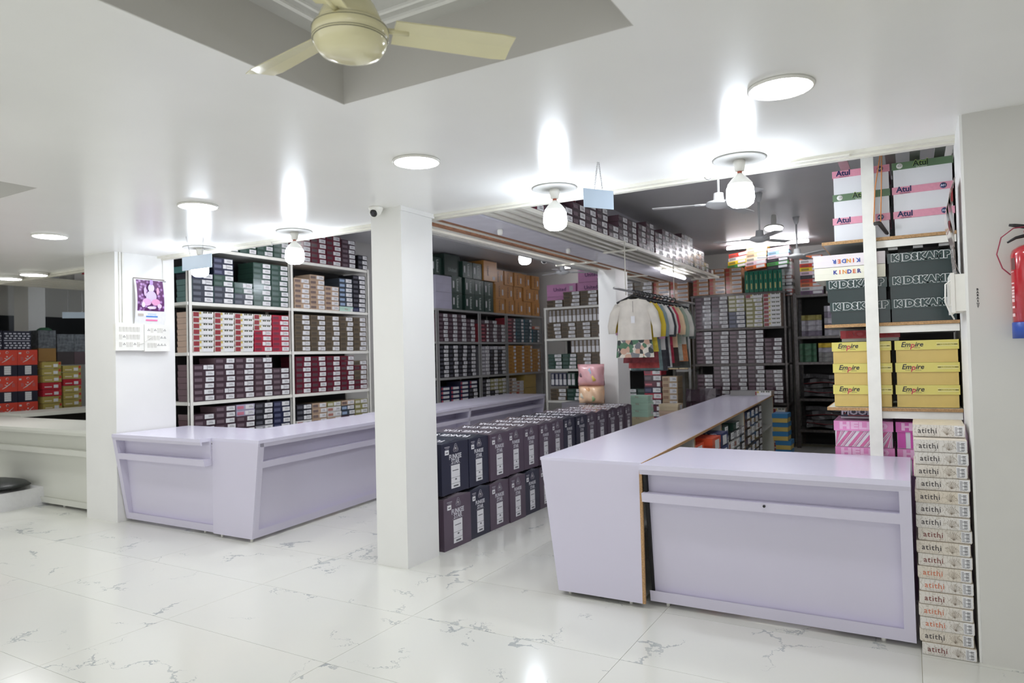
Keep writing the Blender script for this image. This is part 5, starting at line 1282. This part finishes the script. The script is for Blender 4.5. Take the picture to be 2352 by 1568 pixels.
# orange strap tied to the rack post and bracket
_b2 = set(bpy.data.objects)
t = thing('strap_loop', 'orange cord loop hanging on the right rack post with a black bracket', 'strap')
ob('cord', G().tube([(-.112, 4.655, 2.80), (-.155, 4.65, 2.55), (-.168, 4.65, 2.345)], .0035, cm((214, 140, 80)), 5), t)
ob('cord', G().tube([(-.112, 4.655, 2.80), (-.122, 4.65, 2.55), (-.132, 4.65, 2.345)], .0035, cm((214, 140, 80)), 5), t)
ob('bracket', G().tube([(-.165, 4.645, 2.335), (-.14, 4.66, 2.34), (-.12, 4.70, 2.31), (-.08, 4.8, 2.255)], [.012, .014, .012, .01], cm((60, 56, 54)), 6), t)
for o in list(bpy.data.objects):
    if o not in _b2 and o.parent is None: o.location = (0, 0, 1.6 - 1.6 * SR); o.scale = (SR,) * 3
# ------------------------------------------------------------------ hanging garments
t = thing('clothes_rail', 'steel rail hung from the loft carrying children garments', 'rail')
RX, RZ = -2.40, 2.215
ob('rod', G().tube([(RX + .0, 6.10, RZ), (RX, 8.9, RZ)], .011, M_METAL, 10), t)
def kurta(y, rz, c1, c2, label, w=.50, L=.60, sleeve=.36, hang=True, pattern=False, dx=0.0, name='kurta'):
    t = thing(name, label, 'garment', (RX + dx, y, RZ), rz, None)
    m1 = c1 if not isinstance(c1, tuple) else mat('cloth_%d_%d_%d' % c1, c1, .85, var=.1, scale=9, bump=.3); m2 = c2 if not isinstance(c2, tuple) else mat('cloth_%d_%d_%d' % c2, c2, .85, var=.25, scale=22, bump=.3)
    zt = -.075
    def sheet(poly_rows, m, off):   # rows: (z, xl, xr)
        q = G(); n = 12; vs = []
        for sgn in (-1, 1):
            for z, xl, xr in poly_rows:
                for i in range(n + 1):
                    x = xl + (xr - xl) * i / n; e = 1 - (2 * i / n - 1) ** 4
                    fold = .012 * math.sin(i * 1.7 + off) * min(1, (zt - z) * 4)
                    vs.append((x, sgn * .03 * e + fold, z))
        K = len(poly_rows) * (n + 1); fs = []
        for r in range(len(poly_rows) - 1):
            for i in range(n):
                a = r * (n + 1) + i; f = (a, a + 1, a + n + 2, a + n + 1); fs.append(f); fs.append(tuple(K + v for v in reversed(f)))
        q.add(vs, fs, m, True); return q
    h = w / 2
    bodyrows = [(zt, -.075, .075), (zt - .015, -.15, .15), (zt - .05, -h * .78, h * .78), (zt - .18, -h * .76, h * .76), (zt - L * .62, -h * .80, h * .80), (zt - L * .70, -h * .82, h * .82)]
    ob('body_cloth', sheet(bodyrows, m1, y * 3), t)
    hem = [(zt - L * .70, -h * .82, h * .82), (zt - L * .85, -h * .86, h * .86), (zt - L, -h * .90, h * .90)]
    hemo = ob('hem_panel', sheet(hem, m2, y * 3), t)
    for s_ in (-1, 1):
        q = G(); pts = [(s_ * (h * .70), 0, zt - .06), (s_ * h * .92, .0, zt - .15), (s_ * h * 1.06, 0, zt - .27), (s_ * h * 1.06, 0, zt - sleeve + R.uniform(-.05, .04))]
        q.tube(pts, [.044, .050, .045, .036], m1, 10); q.moved(lambda x, yy, z: (x, yy * .45, z)); ob('sleeve', q, t)
    q = G(); q.tube([(.055 * math.cos(a), .0 + .02 * math.sin(a), zt + .004 - .012 * abs(math.sin(a))) for a in [2 * PI * k / 14 for k in range(15)]], .008, m1, 6); ob('collar', q, t)
    q = G(); q.tube([(-.17, 0, zt - .03), (-.06, 0, zt + .015), (0, 0, zt + .04), (.06, 0, zt + .015), (.17, 0, zt - .03)], .011, M_BLACK, 8)
    q.tube([(0, 0, zt + .03), (.012, 0, zt + .055), (.026, 0, -.02), (.024, 0, .006), (.012, 0, .016), (0, 0, .018), (-.014, 0, .012), (-.020, 0, -.008)], .007, M_BLACK, 8); ob('hanger', q, t)
    return t, zt, h, L
def fancy():
    m = bpy.data.materials.new('kurta_hem_print'); m.use_nodes = True
    nt = m.node_tree; b = nt.nodes['Principled BSDF']; N = nt.nodes.new; L = nt.links.new
    tc = N('ShaderNodeTexCoord'); v = N('ShaderNodeTexVoronoi'); v.inputs['Scale'].default_value = 21; L(tc.outputs['Object'], v.inputs['Vector'])
    cr = N('ShaderNodeValToRGB'); cr.color_ramp.interpolation = 'CONSTANT'; e = cr.color_ramp.elements
    e[0].color = lin((86, 120, 96)); e[1].color = lin((214, 208, 196)); e[1].position = .3
    for p, c in ((.55, (60, 66, 66)), (.68, (196, 160, 140)), (.8, (120, 120, 124))): k = e.new(p); k.color = lin(c)
    sp = N('ShaderNodeSeparateColor'); L(v.outputs['Color'], sp.inputs[0]); L(sp.outputs[0], cr.inputs['Fac'])
    d = N('ShaderNodeMath'); d.operation = 'LESS_THAN'; d.inputs[1].default_value = .75
    L(v.outputs['Distance'], d.inputs[0])
    mx = N('ShaderNodeMix'); mx.data_type = 'RGBA'; L(d.outputs[0], mx.inputs['Factor']); mx.inputs['A'].default_value = lin((206, 200, 188)); L(cr.outputs[0], mx.inputs['B'])
    L(mx.outputs['Result'], b.inputs['Base Color']); b.inputs['Roughness'].default_value = .85; return m
MF = fancy()
t, zt, h, L = kurta(6.62, .12, (214, 208, 198), MF, 'cream kurta with green patterned hem, front of the rail', w=.43, L=.585)
q = G(); q.box(-.002, -.036, zt - .20, .002, -.033, zt - .02, cm((120, 110, 104))); ob('placket', q, t)
q = G(); q.box(-.02, -.04, zt - .24, .018, -.038, zt - .17, M_PAPER); ob('price_tag', q, t)
gs = [((214, 188, 60), (196, 176, 60), 'bright yellow kurta just behind the cream one'), ((196, 150, 180), (120, 50, 56), 'pink kurta with dark red printed hem'),
      ((206, 160, 190), (150, 60, 60), 'lighter pink kurta near the front of the rail'), ((130, 150, 152), (110, 134, 134), 'grey-green striped kurta on the rail'),
      ((214, 212, 208), (60, 60, 66), 'white kurta with charcoal hem on the rail'), ((60, 62, 66), (50, 50, 56), 'charcoal kurta between two white ones'),
      ((206, 206, 200), (190, 190, 190), 'plain white kurta in mid rail'), ((184, 60, 84), (150, 40, 60), 'raspberry red kurta on the rail'),
      ((222, 196, 160), (60, 50, 46), 'peach kurta with black hem on the rail'), ((150, 166, 150), (170, 174, 166), 'sage green kurta on the rail'),
      ((206, 204, 196), (186, 120, 80), 'off-white kurta with orange hem on the rail'), ((100, 110, 104), (70, 74, 70), 'dark sage kurta last on the rail')]
yy = 6.72
for k, (a, b, lb) in enumerate(gs):
    kurta(yy, .12 + R.uniform(-.12, .12), a, b, lb, w=.40 + R.uniform(-.03, .03) + (.05 if k == 0 else 0), L=(.53 if k < 1 else .60 + R.uniform(0, .16))); yy += .075 + .008 * k
tag(ob('shop_stool', G().lathe([(0, 1.60), (.03, 1.59), (.02, 1.5), (.02, .02), (.12, 0), (0, 0)], (-2.9, 10.2, 0), M_BLACK, 12)), 'x', 'x') if False else None
# folded red and pink stack under garments
for k, (c, nm) in enumerate((((150, 50, 56), 'brick red'), ((196, 110, 120), 'rose pink'), ((206, 140, 160), 'light pink'), ((130, 40, 46), 'dark red'), ((196, 110, 90), 'salmon'))):
    pass
# stacked stock behind rear pillar's right side
for k in range(13):
    c = ['red', 'navy', 'rose', 'plum'][k % 4]
    putbox(c, '-Y', 11.3, -3.95, .3 + k * .1005 if False else .001 + k * .1015, .30, .1, .3, '%s box in the floor stack right of the rear pillar, %s up' % (STY[c][3], ORD[k]), '%s boxes in the floor stack right of the rear pillar' % STY[c][3])
for k in range(12):
    putbox('ltan', '-Y', 11.25, -3.62, .001 + k * .1, .26, .099, .3, 'light brown box in the floor stack behind the garments, %s up' % ORD[k], 'light brown boxes in the floor stack behind the garments')

# ------------------------------------------------------------------ left bay stock
LX = -12.4
RC = carton(.29, .42, .45, (214, 74, 58), 'carton', None, lab=False)
def redcarton(u, z, label):
    t = thing('carton', label, 'carton', (LX, u, z), PI / 2); w, h = .29, .42
    ob('box_body', G().box(.002, .002, 0, w - .002, .4, h * .42, cm((38, 38, 54))), t)
    ob('lid', G().box(0, 0, h * .42, w, .402, h - .002, cm((214, 74, 58))), t)
    q = G(); wh = cm((226, 214, 210)); q.tube([(w * .25, -.003, h * .52), (w * .45, -.003, h * .60), (w * .78, -.003, h * .80)], [.003, .009, .003], wh, 4); q.lathe([(.012, -.004), (.012, 0)], (w * .5, 0, h * .74), wh, 10, 'y'); q.tube([(w * .38, -.003, h * .68), (w * .5, -.003, h * .64), (w * .63, -.003, h * .68)], .005, wh, 4)
    q.text('B', w * .22, h * .65, .08, cm((190, 110, 110)), bold=.001); q.text('B', w * .80, h * .65, .08, cm((190, 110, 110)), bold=.001)
    q.lathe([(.02, -.003), (.02, 0)], (w * .5, 0, h * .90), cm((216, 206, 204)), 12, 'y'); q.lathe([(.014, -.004), (.014, 0)], (w * .5, 0, h * .90), cm((214, 74, 58)), 12, 'y'); ob('emblem', q, t)
    q = G(); q.front(w * .36, h * .06, w * .68, h * .38, M_PAPER, .0035, .002)
    for a in (.14, .22, .30): q.front(w * .36, h * a, w * .68, h * (a + .008), M_INK, .004, .002)
    ob('paper_label', q, t)
    ob('price_sticker', G().front(w * .06, h * .84, w * .18, h * .90, M_PAPER, .0015), t)
zb = .96
for c, u in enumerate((5.035, 5.33, 5.625)):
    for r in range(3):
        redcarton(u, 1.895 - .42 * (r + 1) , 'red and black carton, %s layer from the top, %s column' % (ORD[r], ('outermost', 'middle', 'inner')[c]))
tag(ob('plinth', G().box(LX - .45, 5.0, 0, LX, 6.75, .632, M_BACK)), 'dark plinth under the red cartons at far left', 'plinth')
for c, u in enumerate((5.02, 5.43)):
    q = G(); w, h = .40, .30; q.box(0, 0, 0, w, .4, h, cm((38, 38, 56)))
    o = ob('carton', fixn(q.mesh('carton')), None, (LX - .02, u, 1.897), (0, 0, PI / 2)); tag(o, 'black carton with small repeated white print, %s' % ('outer one', 'one above the red cartons')[c], 'carton')
    q = G(); wh = cm((196, 196, 206))
    for i in range(6):
        for j in range(7):
            if j == 3: continue
            x = .02 + i * .063 + (.02 if j % 2 else 0); q.front(x, .02 + j * .038, min(x + .04, w - .01), .04 + j * .038, wh)
    q.front(.01, .142, w - .01, .152, wh); ob('printed_pattern', q, o)
PK = {'gold and white': ((176, 160, 90), (226, 214, 190)), 'red and white': ((184, 44, 58), (226, 214, 210))}
for c, (u, zt_) in enumerate(((5.98, 1.70), (6.30, 1.63))):
    for r in range(9):
        nm = 'red and white' if (c, r) in ((0, 3), (0, 4), (1, 2)) else 'gold and white'
        z = zt_ - .115 * (r + 1)
        if z < .63: continue
        key = ('gp', nm)
        if key not in _pro:
            q = G(); a, b = PK[nm]; q.box(0, 0, 0, .29, .3, .108, cm(a, .25, .3)); _q = G(); _q.front(.17, .02, .24, .07, M_PAPER, .001); _q.front(.03, .03, .14, .045, cm(b), .001); _q.front(.25, .06, .285, .1, cm((184, 60, 50)), .001)
            _pro[key] = (fixn(q.mesh('packet')), fixn(_q.mesh('paper_label')))
        o = ob('packet', _pro[key][0], None, (LX + .02, u + R.uniform(-.01, .01), z), (0, 0, PI / 2)); ob('paper_label', _pro[key][1], o)
        tag(o, '%s packet in the %s pile at far left, %s from top' % (nm, ('nearer', 'farther')[c], ORD[r]), 'packet', '%s packets in the %s pile' % (nm, ('nearer', 'farther')[c]))
for c, u in enumerate((5.98, 6.27, 6.545)):
    z = 1.70 if c == 0 else 1.64
    tag(ob('carton', G().box(0, 0, 0, .27, .3, .22, cm(((150, 116, 70), (70, 64, 66), (90, 76, 80))[c], .3)), None, (LX - .1, u, z), (0, 0, PI / 2)), '%s carton above the gold packets' % ('brown', 'charcoal', 'plum-grey')[c], 'carton')
    tag(ob('carton', G().box(0, 0, 0, .27, .3, .30, mat('grey_patterned_wrap', (96, 100, 104), .3, var=.5, scale=22)), None, (LX - .1, u, z + .222), (0, 0, PI / 2)), 'grey patterned carton on the top layer above the gold packets, %s' % ('nearest', 'middle', 'farthest')[c], 'carton')
tag(ob('pillar', G().box(-13.69, 6.16, 0, -13.2, 6.43, 3.2, M_WALLG)), 'distant off-white pillar above the red cartons', 'pillar')
q = G(); q.lathe([(0, .05), (.06, .045), (.10, .02), (.115, 0), (0, 0)], (-12.6, 6.12, 2.2235), cm((40, 90, 60)), 14); tag(ob('umbrella_top', q), 'small dark green umbrella top showing above the far stock', 'umbrella')
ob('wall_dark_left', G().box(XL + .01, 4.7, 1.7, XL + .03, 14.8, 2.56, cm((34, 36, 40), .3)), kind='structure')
t = thing('loft_rack', 'white slatted loft with red and white cartons in the left bay', 'rack')
for k in range(5): ob('rail', G().box(-10.2 - .22 * k, YE + .07, 2.78, -10.05 - .22 * k, 9.5, 2.81, M_TRIM), t)
for k, u in enumerate((5.3, 5.95, 6.6)):
    o = tag(ob('carton', G().box(0, 0, 0, .6, .4, .26, cm((226, 224, 224))), None, (-10.1, u, 2.812), (0, 0, PI / 2)), 'white carton with red print on the left loft, %s' % ('nearest', 'middle', 'farthest')[k], 'carton')
    ob('printed_band', G().box(.1, -.003, .09, .5, 0, .24, cm((200, 50, 64))), o); ob('printed_band', G().box(.36, -.004, .12, .46, -.002, .2, M_PAPER), o)
sign(-11.9, 6.25, 2.50, .36, .10, 'grey blank sign hanging deep in the left bay', PI / 2 * .6, 3.2, ((-.1, -.1), (.1, .1)))

# ------------------------------------------------------------------ garment boxes: the 300 that show largest stay single, the rest become one stuff object
bpy.context.view_layer.update()
dg = bpy.context.evaluated_depsgraph_get()
cands = []
o0 = Vector((0, 0, 1.6)); fwd = -back
for o in list(COL.objects):
    if o.parent is not None or not o.name.startswith('garment_box'): continue
    me = o.data; xs = [v.co for v in me.vertices]
    w = max(v.x for v in xs); h = max(v.z for v in xs)
    M = o.matrix_world; vis = 0
    for fx in (.15, .38, .62, .85):
        for fz in (.3, .7):
            p = M @ Vector((w * fx, -.002, h * fz)); d = p - o0
            hit, loc, nn, ii, hob, mm = sc.ray_cast(dg, o0 + d.normalized() * .3, d.normalized(), distance=d.length)
            if hit and (hob.name == o.name or (hob.parent and hob.parent.name == o.name)): vis += 1
    def px(p):
        q = p - o0; z = q.dot(fwd)
        return Vector((q.dot(right) / z, q.dot(up) / z)) * 1586
    a = px(M @ Vector((0, 0, 0))); b = px(M @ Vector((w, 0, 0))); c = px(M @ Vector((0, 0, h)))
    area = abs((b - a).x * (c - a).y - (b - a).y * (c - a).x) * vis / 8
    cands.append((area, o))
cands.sort(key=lambda t: -t[0])
print('garment boxes', len(cands), 'cut area', cands[299][0], 'hidden', sum(1 for c in cands if c[0] == 0))
V = []; F = []; MI = []; MS = []
for area, o in cands[300:]:
    for x in [o] + list(o.children):
        M = x.matrix_world; me = x.data; n = len(V)
        V += [tuple(M @ v.co) for v in me.vertices]
        mm = []
        for m in me.materials:
            if m not in MS: MS.append(m)
            mm.append(MS.index(m))
        for p in me.polygons: F.append(tuple(i + n for i in p.vertices)); MI.append(mm[p.material_index])
    for x in list(o.children): bpy.data.objects.remove(x)
    bpy.data.objects.remove(o)
me = bpy.data.meshes.new('garment_boxes'); me.from_pydata(V, [], F)
for m in MS: me.materials.append(m)
me.polygons.foreach_set('material_index', MI); me.update()
so = bpy.data.objects.new('garment_boxes', me); COL.objects.link(so); so['kind'] = 'stuff'
tag(so, 'remaining small garment boxes filling the far racks, loft and low shelves', 'boxes')
